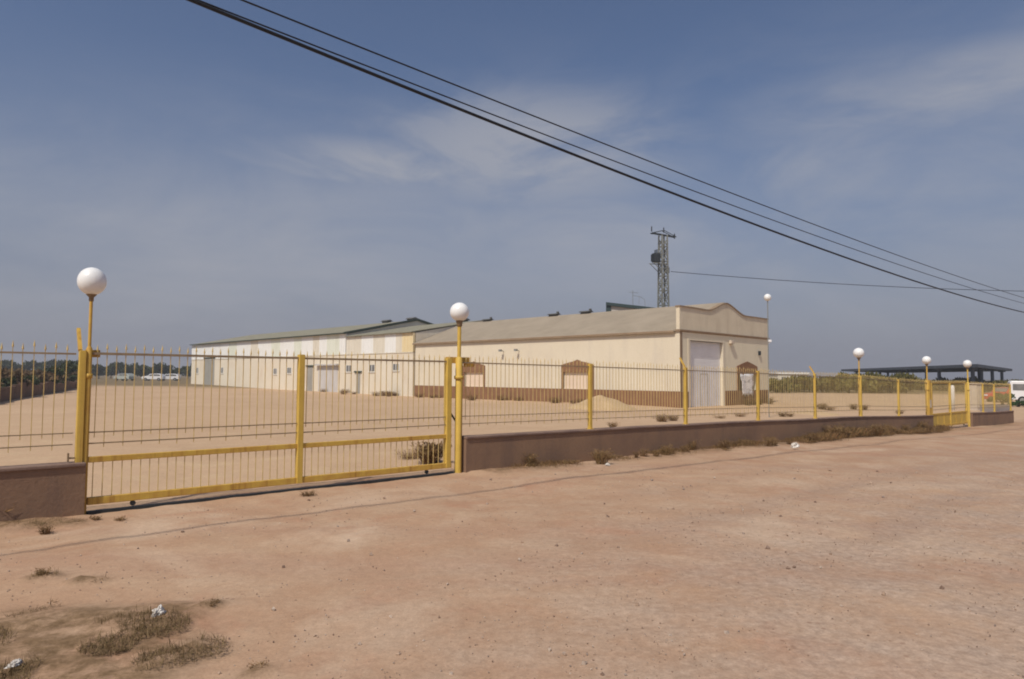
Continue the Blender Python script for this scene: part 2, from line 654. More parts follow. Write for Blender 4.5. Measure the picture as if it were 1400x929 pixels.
# ------------------------------------------------------------------ fence panels
def pickets(mb, s0, s1, base, sref, pitch=.1035, wall=True, zlow=None, ztop=None):
    """bars between two posts; alternate bars end lower, spear tips above the top rail"""
    n = max(1, round((s1 - s0) / pitch))
    for i in range(n):
        s = s0 + (i + .5) * (s1 - s0) / n
        dz = -drop_along(s)
        x = s - sref
        top = 1.935 + dz
        if i % 2:
            z0, z1 = .80 + dz, 2.055 + dz
        else:
            z0, z1 = .925 + dz, 2.03 + dz
        w = random.uniform(.0075, .0088) * (1 - .12 * sm(2, 20, s))
        z0 += random.uniform(-.01, .01)
        z1 += random.uniform(-.012, .012)
        lean = random.gauss(0, .006)
        mb.bar((x, 0, z0), (x + lean, 0, z1 - .05), w)
        # spear tip
        t = .0115
        cx = x + lean
        mb.add([(cx - t, 0, z1 - .04), (cx + t, 0, z1 - .04), (cx, -t, z1 - .04), (cx, t, z1 - .04), (cx, 0, z1 + .03),
                (cx, 0, z1 - .07)],
               [(0, 2, 4), (2, 1, 4), (1, 3, 4), (3, 0, 4), (2, 0, 5), (1, 2, 5), (3, 1, 5), (0, 3, 5)])


def rail(mb, s0, s1, z, sref, w=.025, h=.025, step=1.5):
    n = max(1, math.ceil((s1 - s0) / step))
    for i in range(n):
        a, b = s0 + (s1 - s0) * i / n, s0 + (s1 - s0) * (i + 1) / n
        mb.bar((a - sref, 0, z - drop_along(a)), (b - sref, 0, z - drop_along(b)), w, h)


def fence(posts, ends, label, arms):
    s0 = ends[0]
    o = thing('iron_fence', fence_pt(s0, 0, wall_top(s0)), FD, label, 'fence')
    zoff = -wall_top(s0)
    stops = [ends[0]] + [p for p in posts if ends[0] < p < ends[1]] + [ends[1]]
    stops = sorted(set(stops))
    for a, b in zip(stops, stops[1:]):
        mb = MB()
        pickets(mb, a + .05, b - .05, 0, s0)
        ob = mb.build('picket_panel', M['bar'], o)
        ob.location.z = zoff
        for zr_, w_, h_ in ((1.935, .02, .022), (.985, .013, .013), (.85, .013, .013)):
            mb = MB()
            rail(mb, a, b, zr_, s0, w_, h_, 50)
            ob = mb.build('rail', M['rail'], o)
            ob.location.z = zoff
    for p in posts:
        z0 = wall_top(p)
        mb = MB()
        x = p - s0
        top = 2.0 - drop_along(p)
        mb.box(x - .036, x + .036, -.036, .036, z0, top, .006)
        mb.box(x - .06, x + .06, -.06, .06, z0, z0 + .012)
        ob = mb.build('post', M['yellow'], o)
        ob.location.z = zoff
        if p in arms:
            am = MB()
            am.bar((x, 0, top + .0), (x, .15, top + .24), .035, .035)
            a_ = am.build('angled_arm', M['yellow_old'], ob)
    return o


SP = 3.43
rp = [SP * i for i in range(1, 7)]
fence(rp, (.05, 23.9), 'long ochre iron picket fence with yellow posts on the long brown wall', {rp[1], rp[3]})
fence([-9.1, -12.6], (-13, -5.77), 'ochre iron picket fence on the short wall left of the wide gate', {-9.1})
fence([31.3, 33.2, 36.2], (29.3, 36.25), 'far picket fence with yellow posts on the far right wall', set())


# ------------------------------------------------------------------ gate and gate posts
def globe_lamp(s, label, h, r, base=True, t=0.0, pole=.045, col='yellow_old', taper=True, group=None):
    zb = wall_top(s) if not base else -drop_along(s) - .03
    o = thing('globe_lamp', fence_pt(s, t, zb), FD, label, 'lamp', group)
    H = h - zb - drop_along(s)          # centre of the globe above the base
    mb = MB()
    mid = 2.0 - drop_along(s) - zb
    mb.tube([(0, 0, 0), (0, 0, mid), (0, 0, mid + .03)], [pole, pole, pole * .62], 12)
    mb.tube([(0, 0, mid + .03), (0, 0, H - r - .02)], pole * .55, 12)
    mb.lathe([(0, mid - .36), (pole * 1.35, mid - .36), (pole * 1.35, mid - .30), (0, mid - .30)], n=12)
    mb.build('pole', M[col], o)
    mb = MB()
    mb.lathe([(pole * .6, H - r - .09), (pole * .8, H - r - .08), (pole * .8, H - r - .04), (r * .34, H - r - .012),
              (r * .40, H - r + .012), (r * .34, H - r + .03), (0, H - r + .03)], n=20)
    mb.build('collar', M['collar'], o)
    mb = MB()
    prof = [(max(.001, r * math.sin(a)), H - r * math.cos(a) * .985) for a in [math.pi * i / 24 for i in range(25)]]
    prof = [(max(p[0], .0), p[1]) for p in prof]
    gk = 1.1 if r == .158 else 1.0
    prof = [(a, (z - H) * gk + H) for a, z in prof]
    mb.lathe(prof, n=32)
    mb.build('globe', M['globe'], o)
    return o


globe_lamp(-5.635, 'largest white globe lamp on a slim pole by the gate post at far left', 2.83, .158, True, .0, .034)
globe_lamp(.0, 'white globe lamp on a yellow pole between the wide gate and the long wall', 2.83, .17, True, 0, .062, 'yellow')
globe_lamp(SP * 5 + .06, 'white globe lamp on the long wall midway along the fence', 2.80, .175, False, .06, .04)
globe_lamp(23.7, 'white globe lamp on the left post of the small far gate', 2.86, .165, False, .0, .045)
globe_lamp(29.05, 'white globe lamp on the right post of the small far gate', 2.86, .175, True, 0, .055, 'yellow')

# left gate post pair with its angled arm
o = thing('gate_post', fence_pt(-5.71, .0, -.05), FD,
          'thick yellow gate post with an angled top arm beside the leftmost lamp', 'post')
mb = MB()
mb.box(-.03, .042, -.045, .045, 0, 2.03, .008)
mb.build('post_body', M['yellow'], o)
mb = MB()
mb.bar((-.02, 0, 2.03), (-.02, .17, 2.30), .04, .04)
mb.build('angled_arm', M['yellow_old'], o)
mb = MB()
mb.box(.06, .2, .035, .075, 1.95, 2.04, .006)
mb.box(.043, .06, -.02, .075, 1.95, 2.04)
mb.build('gate_guide', M['yellow_old'], o)
mb = MB()
mb.tube([(-.10, -.02, .74), (-.03, -.02, .74)], .011, 8)
mb.box(-.112, -.095, -.035, .0, .70, .80)
mb.build('latch', M['collar'], o)


def gate(s0, s1, label, uprights, solid=False, lift=.0):
    zb = -drop_along((s0 + s1) / 2)
    o = thing('sliding_gate', fence_pt(s0, .0, zb), FD, label, 'gate')
    W = s1 - s0
    mb = MB()
    n = round(W / .104)
    for i in range(n):
        x = (i + .5) * W / n
        a, c = (.80, 2.05) if i % 2 else (.925, 2.03)
        a += random.uniform(-.01, .01)
        mb.bar((x, 0, a), (x + random.uniform(-.004, .004), 0, c - .05), .009)
        t = .0115
        mb.add([(x - t, 0, c - .04), (x + t, 0, c - .04), (x, -t, c - .04), (x, t, c - .04), (x, 0, c + .03), (x, 0, c - .07)],
               [(0, 2, 4), (2, 1, 4), (1, 3, 4), (3, 0, 4), (2, 0, 5), (1, 2, 5), (3, 1, 5), (0, 3, 5)])
    mb.build('upper_bars', M['bar'], o)
    if not solid:
        mb = MB()
        for i in range(n):
            x = (i + .5) * W / n
            mb.bar((x, 0, .2), (x, 0, .62), .009)
        mb.build('lower_bars', M['bar'], o)
    else:
        mb = MB()
        mb.box(.05, W - .05, -.008, .008, .18, .62)
        for i in range(1, 6):
            mb.box(W * i / 6 - .02, W * i / 6 + .02, -.02, .02, .18, .62)
        mb.build('sheet_panel', M['yellow'], o)
    mb = MB()
    mb.bar((0, 0, 1.945), (W, 0, 1.945), .03, .03)
    mb.build('top_rail', M['rail'] if not solid else M['yellow_old'], o)
    for z_ in (.985, .85):
        mb = MB()
        mb.bar((0, 0, z_), (W, 0, z_), .016, .016)
        mb.build('bar_rail', M['rail'], o)
    mb = MB()
    mb.bar((0, 0, .655), (W, 0, .655), .05, .07)
    mb.build('middle_rail', M['yellow_old'], o, bevel=.006)
    mb = MB()
    mb.bar((.0, 0, .155), (W, 0, .155), .06, .09)
    mb.build('bottom_rail', M['yellow_old'], o, bevel=.008)
    for x, w, t in uprights:
        mb = MB()
        mb.box(x - w / 2, x + w / 2, -.045, .045, .11, t, .008)
        mb.build('upright', M['yellow'], o)
    for x in (.5, W - .5):
        mb = MB()
        mb.tube([(x, -.015, .078), (x, .015, .078)], .032, 14)
        mb.build('wheel', M['dark'], o)
    return o


gate(-5.60, -.16, 'wide yellow barred sliding gate at the left, between the two nearest globe lamps', [(2.68, .085, 2.0), (5.37, .095, 2.0)])
gate(24.05, 28.8, 'small far yellow gate with solid lower sheet at the right end', [(.06, .08, 1.95), (4.68, .08, 1.95), (2.4, .05, 1.95)], True)

# catch bracket between the gate and the lamp pole, and the brace behind it
o = thing('gate_catch', fence_pt(.10, .09, -.03), FD, 'brown steel gate catch behind the lamp pole at the gate end', 'gate catch')
mb = MB()
mb.box(-.05, .03, -.03, .03, 0, 2.0)
mb.build('catch_post', M['yellow_old'], o)
mb = MB()
mb.box(-.30, .17, -.05, .05, 1.95, 2.06, .006)
mb.box(.10, .27, -.049, .049, 1.89, 1.98, .006)
mb.build('head_bracket', M['yellow_old'], o)
mb = MB()
mb.bar((-.2, .02, 1.08), (-.04, .02, .88), .025)
mb.build('brace', M['dark'], o)
# gate post of the far gate
o = thing('gate_post', fence_pt(23.85, .02, wall_top(23.8)), FD, 'stout orange yellow post left of the small far gate', 'post')
mb = MB()
mb.box(-.10, .10, -.08, .08, 0, 1.42, .01)
mb.build('post_body', M['yellow_old'], o)
mb = MB()
mb.box(-.09, .09, -.09, -.082, .30, .62)  # flat pale patch added for a white mark on the post front
mb.build('white_patch', M['concrete'], o)

# steel track in the gateway, a dark strip standing in for shade below the gate
mb = MB()
mb.box(-5.6, -.1, -.03, .03, -.02, .035)
o = mb.build('gate_track_shade', M['dark'])
o.location, o.rotation_euler = fence_pt(0, 0, .0), (0, 0, FD)
tag(o, 'steel rail under the wide gate, dark strip standing in for the shade there', 'track')

# ------------------------------------------------------------------ overhead cables
def cable(q, z0, sm_, k, rad, label, s0=-28, s1=75, wob=0):
    mb = MB()
    pts = []
    n = 90
    for i in range(n + 1):
        s = s0 + (s1 - s0) * i / n
        p = P2 + D * s + N * q
        pts.append((p.x, p.y, z0 + k * (s - sm_) ** 2))
    mb.tube(pts, rad, 8)
    return tag(mb.build('overhead_cable', M['cable']), label, 'cable')


cable(3.0, 4.28, 22, .00122, .019, 'thick black overhead cable, lowest of the three crossing the sky')
cable(3.0, 4.63, 21, .00085, .0085, 'thin black overhead cable just above the thick one, middle of the three')
cable(3.0, 4.86, 23, .00066, .0095, 'thin dark overhead cable, uppermost of the three crossing the sky')

# ------------------------------------------------------------------ cream hall
Z0 = -.9
hall = thing('cream_hall', (A.x, A.y, -.1), HA,
             'cream rendered hall with curved front parapet and white roller door', 'building')
ZH = .1          # local z = world z + ZH


def hp(mb, name, mat, bevel=0, parent=hall):
    return mb.build(name, mat, parent, bevel=bevel)


Wf, Lu, EV, RZ, RO = 12.1, 27.2, 4.62, 6.86, 6.05
mb = MB()
# side wall with two blind window recesses: assembled from butted blocks
wins = [(6.85, 9.55), (17.95, 20.45)]
edges = [0.0] + [e for w in wins for e in w] + [Lu]
for i in range(0, len(edges) - 1):
    a, b = edges[i], edges[i + 1]
    if i % 2 == 0:
        mb.box(0, .3, a, b, .92, EV)
    else:
        mb.box(0, .3, a, b, 2.1, EV)
        mb.box(.10, .3, a, b, .92, 2.1)
mb.box(-.0, .3, 0, Lu, Z0, .92)
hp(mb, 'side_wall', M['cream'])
mb = MB()
dx0, dx1, dz = 1.15, 5.35, 4.12
wx0, wx1, wz0, wz1 = 7.35, 10.15, .35, 2.0
mb.box(.3, dx0, 0, .3, Z0, EV)
mb.box(dx0, dx1, 0, .3, dz, EV)
mb.box(dx1, wx0, 0, .3, Z0, EV)
mb.box(wx0, wx1, 0, .3, wz1, EV)
mb.box(wx0, wx1, 0, .3, Z0, wz0)
mb.box(wx0, wx1, .2, .3, wz0, wz1)
mb.box(wx1, Wf, 0, .3, Z0, EV)
mb.box(Wf - .3, Wf, .3, Lu, Z0, EV)
mb.box(.3, Wf - .3, Lu - .3, Lu, Z0, EV)
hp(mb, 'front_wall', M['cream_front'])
# gable at the far end under the roof
mb = MB()
mb.prism([(.0, EV + .002), (Wf, EV + .002), (RO, RZ - .1)], Lu - .3, Lu - .02, 'y')
hp(mb, 'gable', M['cream'])
# corner pilaster strips
mb = MB()
mb.box(.0, .24, -.03, .0, .92, EV - .02)
hp(mb, 'corner_pilaster', M['trim'])
# dado
mb = MB()
mb.box(-.05, 0, -.05, Lu, Z0, .92)
hp(mb, 'side_dado', M['brick'])
for a, b in ((0, dx0 - .25), (dx1 + .25, Wf + .03)):
    mb = MB()
    mb.box(a, b, -.05, 0, Z0, .90)
    hp(mb, 'front_dado', M['brick'])
# roof slopes
mb = MB()
th = .07
slope = [(-.12, EV), (RO, RZ), (Wf + .1, EV), (Wf + .1, EV + th), (RO, RZ + th), (-.12, EV + th)]
mb.prism(slope, .26, Lu + .25, 'y')
roof = hp(mb, 'roof', M['roof_corr'])
for u in (24.2, 15.9, 12.4):
    v = MB()
    v.box(RO - .2, RO + .2, u - .4, u + .4, RZ + .02, RZ + .16)
    v.prism([(RO - .32, RZ + .16), (RO + .32, RZ + .16), (RO + .1, RZ + .26), (RO - .1, RZ + .26)], u - .55, u + .55, 'y')
    v.box(RO - .1, RO + .05, u - .55, u - .38, RZ + .22, RZ + .40)
    v.build('roof_vent', M['vent'], roof)
mb = MB()
mb.bar((-.17, .3, EV + .01), (-.17, Lu + .2, EV + .01), .09, .12)
hp(mb, 'gutter', M['trim'])
# parapet
prof = []
for f in [i * .2 for i in range(0, 61)]:
    f = min(f, Wf)
    up = lambda t: .62 * (t * t * (3 - 2 * t)) + .38 * t
    if f < 3.5:
        z = 6.17 - .03 * sm(1.5, 3.5, f)
    elif f < 5.9:
        z = 6.14 + .66 * up((f - 3.5) / 2.4)
    elif f < 8.5:
        z = 6.10 + .70 * up((8.5 - f) / 2.6)
    else:
        z = 6.10
    prof.append((f, z))
prof.append((Wf, prof[-1][1]))
P = [(0, EV)] + prof + [(Wf, EV)]
P = [p for i, p in enumerate(P) if i == 0 or p != P[i - 1]]
mb = MB()
mb.prism(P, 0, .25, 'y')
hp(mb, 'parapet', M['tan_parapet'])
mb = MB()
cap = prof
for (a, za), (b, zb) in zip(cap, cap[1:]):
    if b > a:
        mb.add([(a, -.06, za), (b, -.06, zb), (b, .30, zb), (a, .30, za), (a, -.06, za + .08), (b, -.06, zb + .08),
                (b, .30, zb + .08), (a, .30, za + .08)],
               [(0, 3, 2, 1), (4, 5, 6, 7), (0, 1, 5, 4), (2, 3, 7, 6)])
mb.box(-.05, 0, -.06, .30, cap[0][1], cap[0][1] + .08)
mb.box(Wf, Wf + .05, -.06, .30, cap[-1][1], cap[-1][1] + .08)
hp(mb, 'parapet_coping', M['trim'])
# string course
mb = MB()
mb.prism([(-.0, EV - .02), (-.10, EV + .06), (-.10, EV + .13), (0, EV + .13)], -.10, Wf + .06, 'x')
hp(mb, 'cornice', M['trim'])
mb = MB()
mb.box(-.10, -.001, .0, .30, EV + .02, EV + .14)
hp(mb, 'cornice_return', M['trim'])
# roller door
mb = MB()
mb.box(dx0, dx1, .20, .27, -.3, dz - .02)
door = hp(mb, 'roller_door', M['shutter'])
mb = MB()
mb.box(dx0 - .22, dx0 + .02, -.03, .21, -.3, dz + .0)
mb.box(dx1 - .02, dx1 + .22, -.03, .21, -.3, dz + .0)
mb.box(dx0 - .22, dx1 + .22, -.035, .21, dz, dz + .12)
mb.build('door_frame', M['cream'], door)
mb = MB()
mb.box(dx0 + 1.6, dx0 + 1.63, .188, .20, -.1, 2.0)
mb.box(dx0 + 2.5, dx0 + 2.53, .188, .20, -.1, 2.0)
mb.box(dx0 + 1.6, dx0 + 2.53, .188, .20, 2.0, 2.03)
mb.build('wicket_outline', M['door_grey'], door)
# blind side windows with brown hoods
for a, b in wins:
    mb = MB()
    mb.box(.095, .099, a + .1, b - .1, .93, 2.09)
    w = hp(mb, 'blind_window', M['panel_in'])
    mb = MB()
    m_ = (a + b) / 2
    hood = [(a - .12, 2.1), (b + .12, 2.1), (b + .12, 2.62), (b - .35, 2.74), (m_ + .35, 2.86), (m_, 2.98), (m_ - .35, 2.86),
            (a + .35, 2.74), (a - .12, 2.62)]
    mb.prism(hood, -.07, -.002, 'x')
    mb.build('hood', M['brick'], w)
    for y0 in (a - .12, b - .06):
        mb = MB()
        mb.box(-.06, -.002, y0, y0 + .18, .921, 2.099)
        mb.build('jamb', M['brick'], w)
# front window
mb = MB()
mb.box(wx0, wx1, .19, .199, wz0, wz1)
w = hp(mb, 'front_window', M['door_grey'])
mb = MB()
m_ = (wx0 + wx1) / 2
mb.prism([(wx0 - .1, 2.0), (wx1 + .1, 2.0), (wx1 + .1, 2.58), (wx1 - .5, 2.74), (m_, 2.93), (wx0 + .5, 2.74), (wx0 - .1, 2.58)],
         -.06, -.002, 'y')
mb.build('hood', M['brick'], w)
for x0 in (wx0 - .1, wx1 - .05):
    mb = MB()
    mb.box(x0, x0 + .15, -.055, -.002, wz0, 1.999)
    mb.build('jamb', M['brick'], w)
# fittings
mb = MB()
mb.box(6.15, 6.6, -.22, -.02, 4.10, 4.32, .03)
mb.box(6.32, 6.42, -.03, 0, 4.0, 4.2)
hp(mb, 'floodlight', M['beige_box'])
mb = MB()
mb.box(10.5, 10.72, -.12, 0, 3.42, 3.72, .02)
hp(mb, 'alarm_box', M['dark'])
for u in (15.7, 14.0):
    mb = MB()
    mb.bar((0, u, 3.7), (-.35, u, 3.85), .04)
    mb.box(-.48, -.28, u - .1, u + .1, 3.70, 3.86)
    hp(mb, 'wall_light', M['steel'])

# white sheet hung in front of the front window
mb = MB()
n = 8
pts = []
for j in range(9):
    for i in range(9):
        tx, tz = i / 8, j / 8
        wdt = 1.0 - .28 * (1 - tz)
        x = 8.55 + (tx - .5) * 2.0 * wdt + .06 * math.sin(j * 1.7)
        z = .55 + tz * 1.5 + (.10 * math.sin(i * 2.1) if j == 0 else 0)
        y = -.10 - .05 * math.sin(tx * 7 + tz * 3)
        pts.append((x, y, z))
fs = [(j * 9 + i, j * 9 + i + 1, (j + 1) * 9 + i + 1, (j + 1) * 9 + i) for j in range(8) for i in range(8)]
mb.add(pts, fs, True)
o = mb.build('hanging_sheet', M['banner'])
so = o.modifiers.new('t', 'SOLIDIFY')
so.thickness = .008
o.location, o.rotation_euler = (A.x, A.y, -.1), (0, 0, HA)
tag(o, 'tattered white plastic sheet hung over the front window of the cream hall', 'sheet')

# ------------------------------------------------------------------ long warehouse behind, two bays
def wh(name, label, u0, u1, eave, ro, rz, stripes, fits, depth, vergemat, roofmat, split=3.8):
    o = thing(name, (A + SDV * u0 + Vector((0, 0, 0))).to_tuple()[:2] + (0,), HA, label, 'building')
    Ln = u1 - u0
    mb = MB()
    mb.box(0, .3, 0, Ln, -1, split)
    mb.box(.3, depth, 0, .3, -1, eave - .05)
    mb.box(depth - .3, depth, .3, Ln, -1, eave - .05)
    mb.box(.3, depth - .3, Ln - .3, Ln, -1, eave - .05)
    mb.build('lower_wall', M['wh_low'], o)
    mb = MB()
    mb.box(-.05, .0, 0, Ln, split - .03, split + .04)
    mb.build('drip_rail', M['wh_beige'], o)
    u = 0
    for w, mt in stripes:
        if u >= Ln:
            break
        e = min(Ln, u + w)
        mb = MB()
        mb.box(-.02, .2, u, e, split + .045, eave)
        k = u + .3
        while k < e - .1:
            mb.box(-.04, -.021, k, k + .06, split + .05, eave - .01)
            k += .5
        mb.build('cladding_sheet', M[mt], o)
        u = e
    mb = MB()
    mb.prism([(-.25, eave), (ro, rz), (2 * ro + .25, eave), (2 * ro + .25, eave + .08), (ro, rz + .08), (-.25, eave + .08)],
             -.02, Ln, 'y')
    roof = mb.build('roof', M[roofmat], o)
    for y0, y1 in ((.05, .25), (Ln - .3, Ln - .1)):
        mb = MB()
        mb.prism([(0.05, eave - .05), (2 * ro - .05, eave - .05), (ro, rz - .03)], y0, y1, 'y')
        mb.build('gable', M['wh_beige'], o)
    if vergemat:
        mb = MB()
        mb.bar((-.3, -.08, eave + .05), (ro, -.08, rz + .13), .14, .2)
        mb.bar((ro, -.08, rz + .13), (2 * ro + .25, -.08, eave + .05), .14, .2)
        mb.bar((-.31, -.1, eave + .05), (-.31, Ln, eave + .05), .14, .10)
        mb.build('verge', M[vergemat], roof)
    for kind, a, b, z0, z1 in fits:
        mb = MB()
        mt = {'door': 'door_grey', 'big': 'door_pale', 'win': 'dark_win'}[kind]
        nm = {'door': 'door', 'big': 'roller_door', 'win': 'window'}[kind]
        mb.box(-.03, -.002, a - u0, b - u0, z0, z1)
        d_ = mb.build(nm, M[mt], o)
        mb = MB()
        a2, b2 = a - u0, b - u0
        if kind == 'win':
            mb.box(-.05, -.002, a2 - .08, a2 - .001, z0 - .08, z1 + .08)
            mb.box(-.05, -.002, b2 + .001, b2 + .08, z0 - .08, z1 + .08)
            mb.box(-.05, -.031, (a2 + b2) / 2 - .03, (a2 + b2) / 2 + .03, z0, z1)
            mb.box(-.08, -.002, a2 - .1, b2 + .1, z0 - .13, z0 - .081)
            mb.build('frame', M['wh_white'], d_)
        else:
            mb.box(-.4 if kind == 'big' else -.12, -.002, a2 - .3, b2 + .3, z1 + .002, z1 + .16)
            mb.build('lintel', M['verge'] if kind == 'door' else M['door_pale'], d_)
    return o, roof


st2 = [(1.7, 'wh_yellow'), (1.0, 'wh_beige'), (1.8, 'wh_white'), (2.0, 'wh_beige'), (2.1, 'wh_white'), (2.9, 'wh_beige')]
_, r2 = wh('warehouse', 'lower warehouse bay with beige and white cladding next to the cream hall', 27.55, 39.0, 5.6, 8.4, 7.15, st2,
           [('win', 37.9, 39.0 - .12, 2.08, 2.68), ('win', 33.7, 34.7, 2.1, 2.7), ('win', 29.7, 30.6, 2.2, 2.75),
            ('door', 36.3, 37.0, -.2, 1.95)], 16.8, None, 'roofg_corr')
st1 = [(1.2, 'wh_white'), (2.6, 'wh_green'), (1.6, 'wh_white'), (1.4, 'wh_beige'), (2.6, 'wh_white'), (1.8, 'wh_green'),
       (3.4, 'wh_white'), (2.4, 'wh_green'), (3.6, 'wh_white'), (2.2, 'wh_beige'), (4.2, 'wh_white'), (2.6, 'wh_green'),
       (4.5, 'wh_white'), (20, 'wh_white')]
_, r1 = wh('warehouse', 'long taller warehouse with white and pale green cladding and dark green verge', 39.15, 82.2, 5.95, 9.0, 7.85, st1,
           [('door', 73.5, 77.0, .0, 3.9), ('win', 79.4, 80.1, 1.9, 2.6), ('win', 70.4, 71.1, 1.9, 2.6),
            ('win', 54.5, 55.3, 1.8, 2.4), ('win', 50.9, 51.8, 1.9, 2.5), ('win', 48.4, 49.2, 1.8, 2.4),
            ('door', 45.9, 47.0, -.2, 2.6), ('big', 40.6, 44.6, -.3, 2.7)], 18.0, 'verge', 'roofg_corr')
for rf, ro, rz, us in ((r1, 9.0, 7.85, (1.0, 6.0)), (r2, 8.4, 7.15, (3.0,))):
    for u in us:
        v = MB()
        v.box(ro - .3, ro + .3, u - .5, u + .5, rz + .03, rz + .22)
        v.prism([(ro - .45, rz + .22), (ro + .45, rz + .22), (ro + .1, rz + .4), (ro - .1, rz + .4)], u - .7, u + .7, 'y')
        v.build('roof_vent', M['vent'], rf)

# ------------------------------------------------------------------ shed roof and aerial behind the hall
tl, tr = at(831, 414, 76), at(892, 422, 76)
o = thing('back_shed', (tl.x, tl.y, -.3), R_(-10), 'grey shed with dark teal fascia showing above the hall roof', 'building')
mb = MB()
W_ = 10
dzr = (tr.z - tl.z) / (tr.x - tl.x)
zt = lambda x: tl.z + .3 + dzr * x
mb.prism([(0, -.5), (W_, -.5), (W_, zt(W_) - .35), (0, zt(0) - .35)], 0, 14, 'y')
mb.build('wall', M['shed_wall'], o)
mb = MB()
mb.prism([(-.2, zt(-.2) - .34), (W_ + .2, zt(W_ + .2) - .34), (W_ + .2, zt(W_ + .2)), (-.2, zt(-.2))], -.3, 14.2, 'y')
mb.box(-.2, .35, -.12, -.003, zt(0) - 2.4, zt(0) - .35)
mb.build('fascia', M['teal'], o)
b = at(867, 419, 76)
o = thing('roof_aerial', (b.x, b.y + .8, b.z - .6), 0, 'thin television aerial standing on the shed roof beside the pylon', 'aerial')
mb = MB()
mb.tube([(0, 0, 0), (0, 0, 2.5)], .03, 6)
mb.build('mast', M['steel'], o)
mb = MB()
mb.tube([(-.5, 0, 2.3), (.6, 0, 2.2)], .018, 6)
for i in range(6):
    x = -.45 + i * .2
    mb.tube([(x, -.28, 2.29 - i * .02), (x, .28, 2.29 - i * .02)], .01, 5)
mb.tube([(0, 0, 1.9), (.9, 0, 1.75), (1.35, 0, 1.4), (1.4, 0, .2)], .022, 6)
mb.tube([(.7, 0, 1.78), (.7, 0, .9)], .018, 6)
mb.build('dipoles', M['steel'], o)

# ------------------------------------------------------------------ lattice pylon
py = at(907, 420, 78)
pyl = thing('lattice_pylon', (py.x, py.y, -.3), R_(20), 'steel lattice pylon with transformer rising behind the cream hall', 'pylon')
topz = at(907, 322, 78).z + .3
mb = MB()
hw = lambda z: .56 - .22 * z / topz
for sx, sy in ((-1, -1), (1, -1), (1, 1), (-1, 1)):
    mb.bar((sx * hw(0), sy * hw(0), 0), (sx * hw(topz), sy * hw(topz), topz), .13)
k = 0
z = 0
while z < topz - .5:
    z2 = min(topz, z + .85)
    a, c = hw(z), hw(z2)
    for (x0, y0), (x1, y1) in (((-1, -1), (1, -1)), ((1, -1), (1, 1)), ((1, 1), (-1, 1)), ((-1, 1), (-1, -1))):
        if k % 2:
            x0, y0, x1, y1 = x1, y1, x0, y0
        mb.bar((x0 * a, y0 * a, z), (x1 * c, y1 * c, z2), .085)
        mb.bar((x0 * a, y0 * a, z), (x1 * a, y1 * a, z), .07)
    z = z2
    k += 1
mb.build('lattice_shaft', M['rusty'], pyl)
mb = MB()
for y in (-.2, .2):
    mb.bar((-1.55, y, topz + .15), (1.65, y, topz - .1), .09)
    mb.bar((-1.5, y, topz + .15), (0, y, topz + .55), .06)
    mb.bar((1.6, y, topz - .08), (0, y, topz + .55), .06)
for x in (-1.4, -.7, .7, 1.5):
    mb.bar((x, -.2, topz + .06), (x, .2, topz + .06), .06)
mb.build('crossarm', M['dark'], pyl)
for x in (-1.5, 0.1, 1.55):
    mb = MB()
    zz = topz + (.6 if x < 1 else .0)
    mb.lathe([(.03, zz - .4), (.09, zz - .3), (.04, zz - .2), (.09, zz - .1), (.04, zz), (.08, zz + .1), (.02, zz + .25)], (x, 0, .1), 10)
    mb.build('insulator', M['dark'], pyl)
mb = MB()
tz = at(897, 353, 78).z + .3
mb.box(-1.32, -.55, -.38, .38, tz - .6, tz + .5, .16)
for i in range(6):
    mb.box(-1.42, -1.325, -.36 + i * .13, -.31 + i * .13, tz - .45, tz + .35)
for i in (-.25, 0, .25):
    mb.tube([(-.95, i, tz + .45), (-.95, i, tz + .9)], .05, 8)
mb.build('transformer', M['dark'], pyl)
mb = MB()
mb.bar((-1.6, -.4, tz - .7), (.4, -.4, tz - .7), .08)
mb.bar((-1.6, .4, tz - .7), (.4, .4, tz - .7), .08)
mb.bar((-1.5, -.4, tz - .7), (-.4, -.4, tz - 1.6), .06)
mb.bar((-1.5, .4, tz - .7), (-.4, .4, tz - 1.6), .06)
mb.build('platform', M['rusty'], pyl)
mb = MB()
c0 = at(917, 371, 78)
mb.box(.35, .75, -.15, .15, c0.z + .1, c0.z + .75)
mb.build('terminal_box', M['steel'], pyl)
mb = MB()
pts = []
for i in range(31):
    t = i / 30
    px = 917 + (1750 - 917) * t
    p0, p1 = at(917, 371.5, 78), at(1750, 397, 78)
    p = p0.lerp(p1, t)
    p.z -= 4 * 1.05 * t * (1 - t)
    pts.append(p)
mb.tube(pts, .035, 6)
tag(mb.build('service_cable', M['cable']), 'single thin cable running right from the lattice pylon', 'cable')

# ------------------------------------------------------------------ tall thin lamp by the hall corner
lp = at(1051.5, 560, 36)
gz = height(lp.x, lp.y)
o = thing('tall_globe_lamp', (lp.x, lp.y, gz), 0, 'tall thin grey pole with a small white globe beside the hall corner', 'lamp')
topg = at(1050, 407, 36).z - gz
mb = MB()
mb.tube([(0, 0, -.2), (0, 0, topg - .15)], .028, 8)
mb.build('pole', M['steel'], o)
mb = MB()
mb.lathe([(max(0, .19 * math.sin(math.pi * i / 14)), topg - .19 * math.cos(math.pi * i / 14)) for i in range(15)], n=20)
mb.build('globe', M['globe'], o)
mb = MB()
mz = at(1050, 468, 36).z - gz
mb.box(0, .16, -.08, .08, mz, mz + .12, .02)
mb.bar((0, 0, mz - .12), (.1, 0, mz), .03)
mb.build('spotlight', M['white'], o)

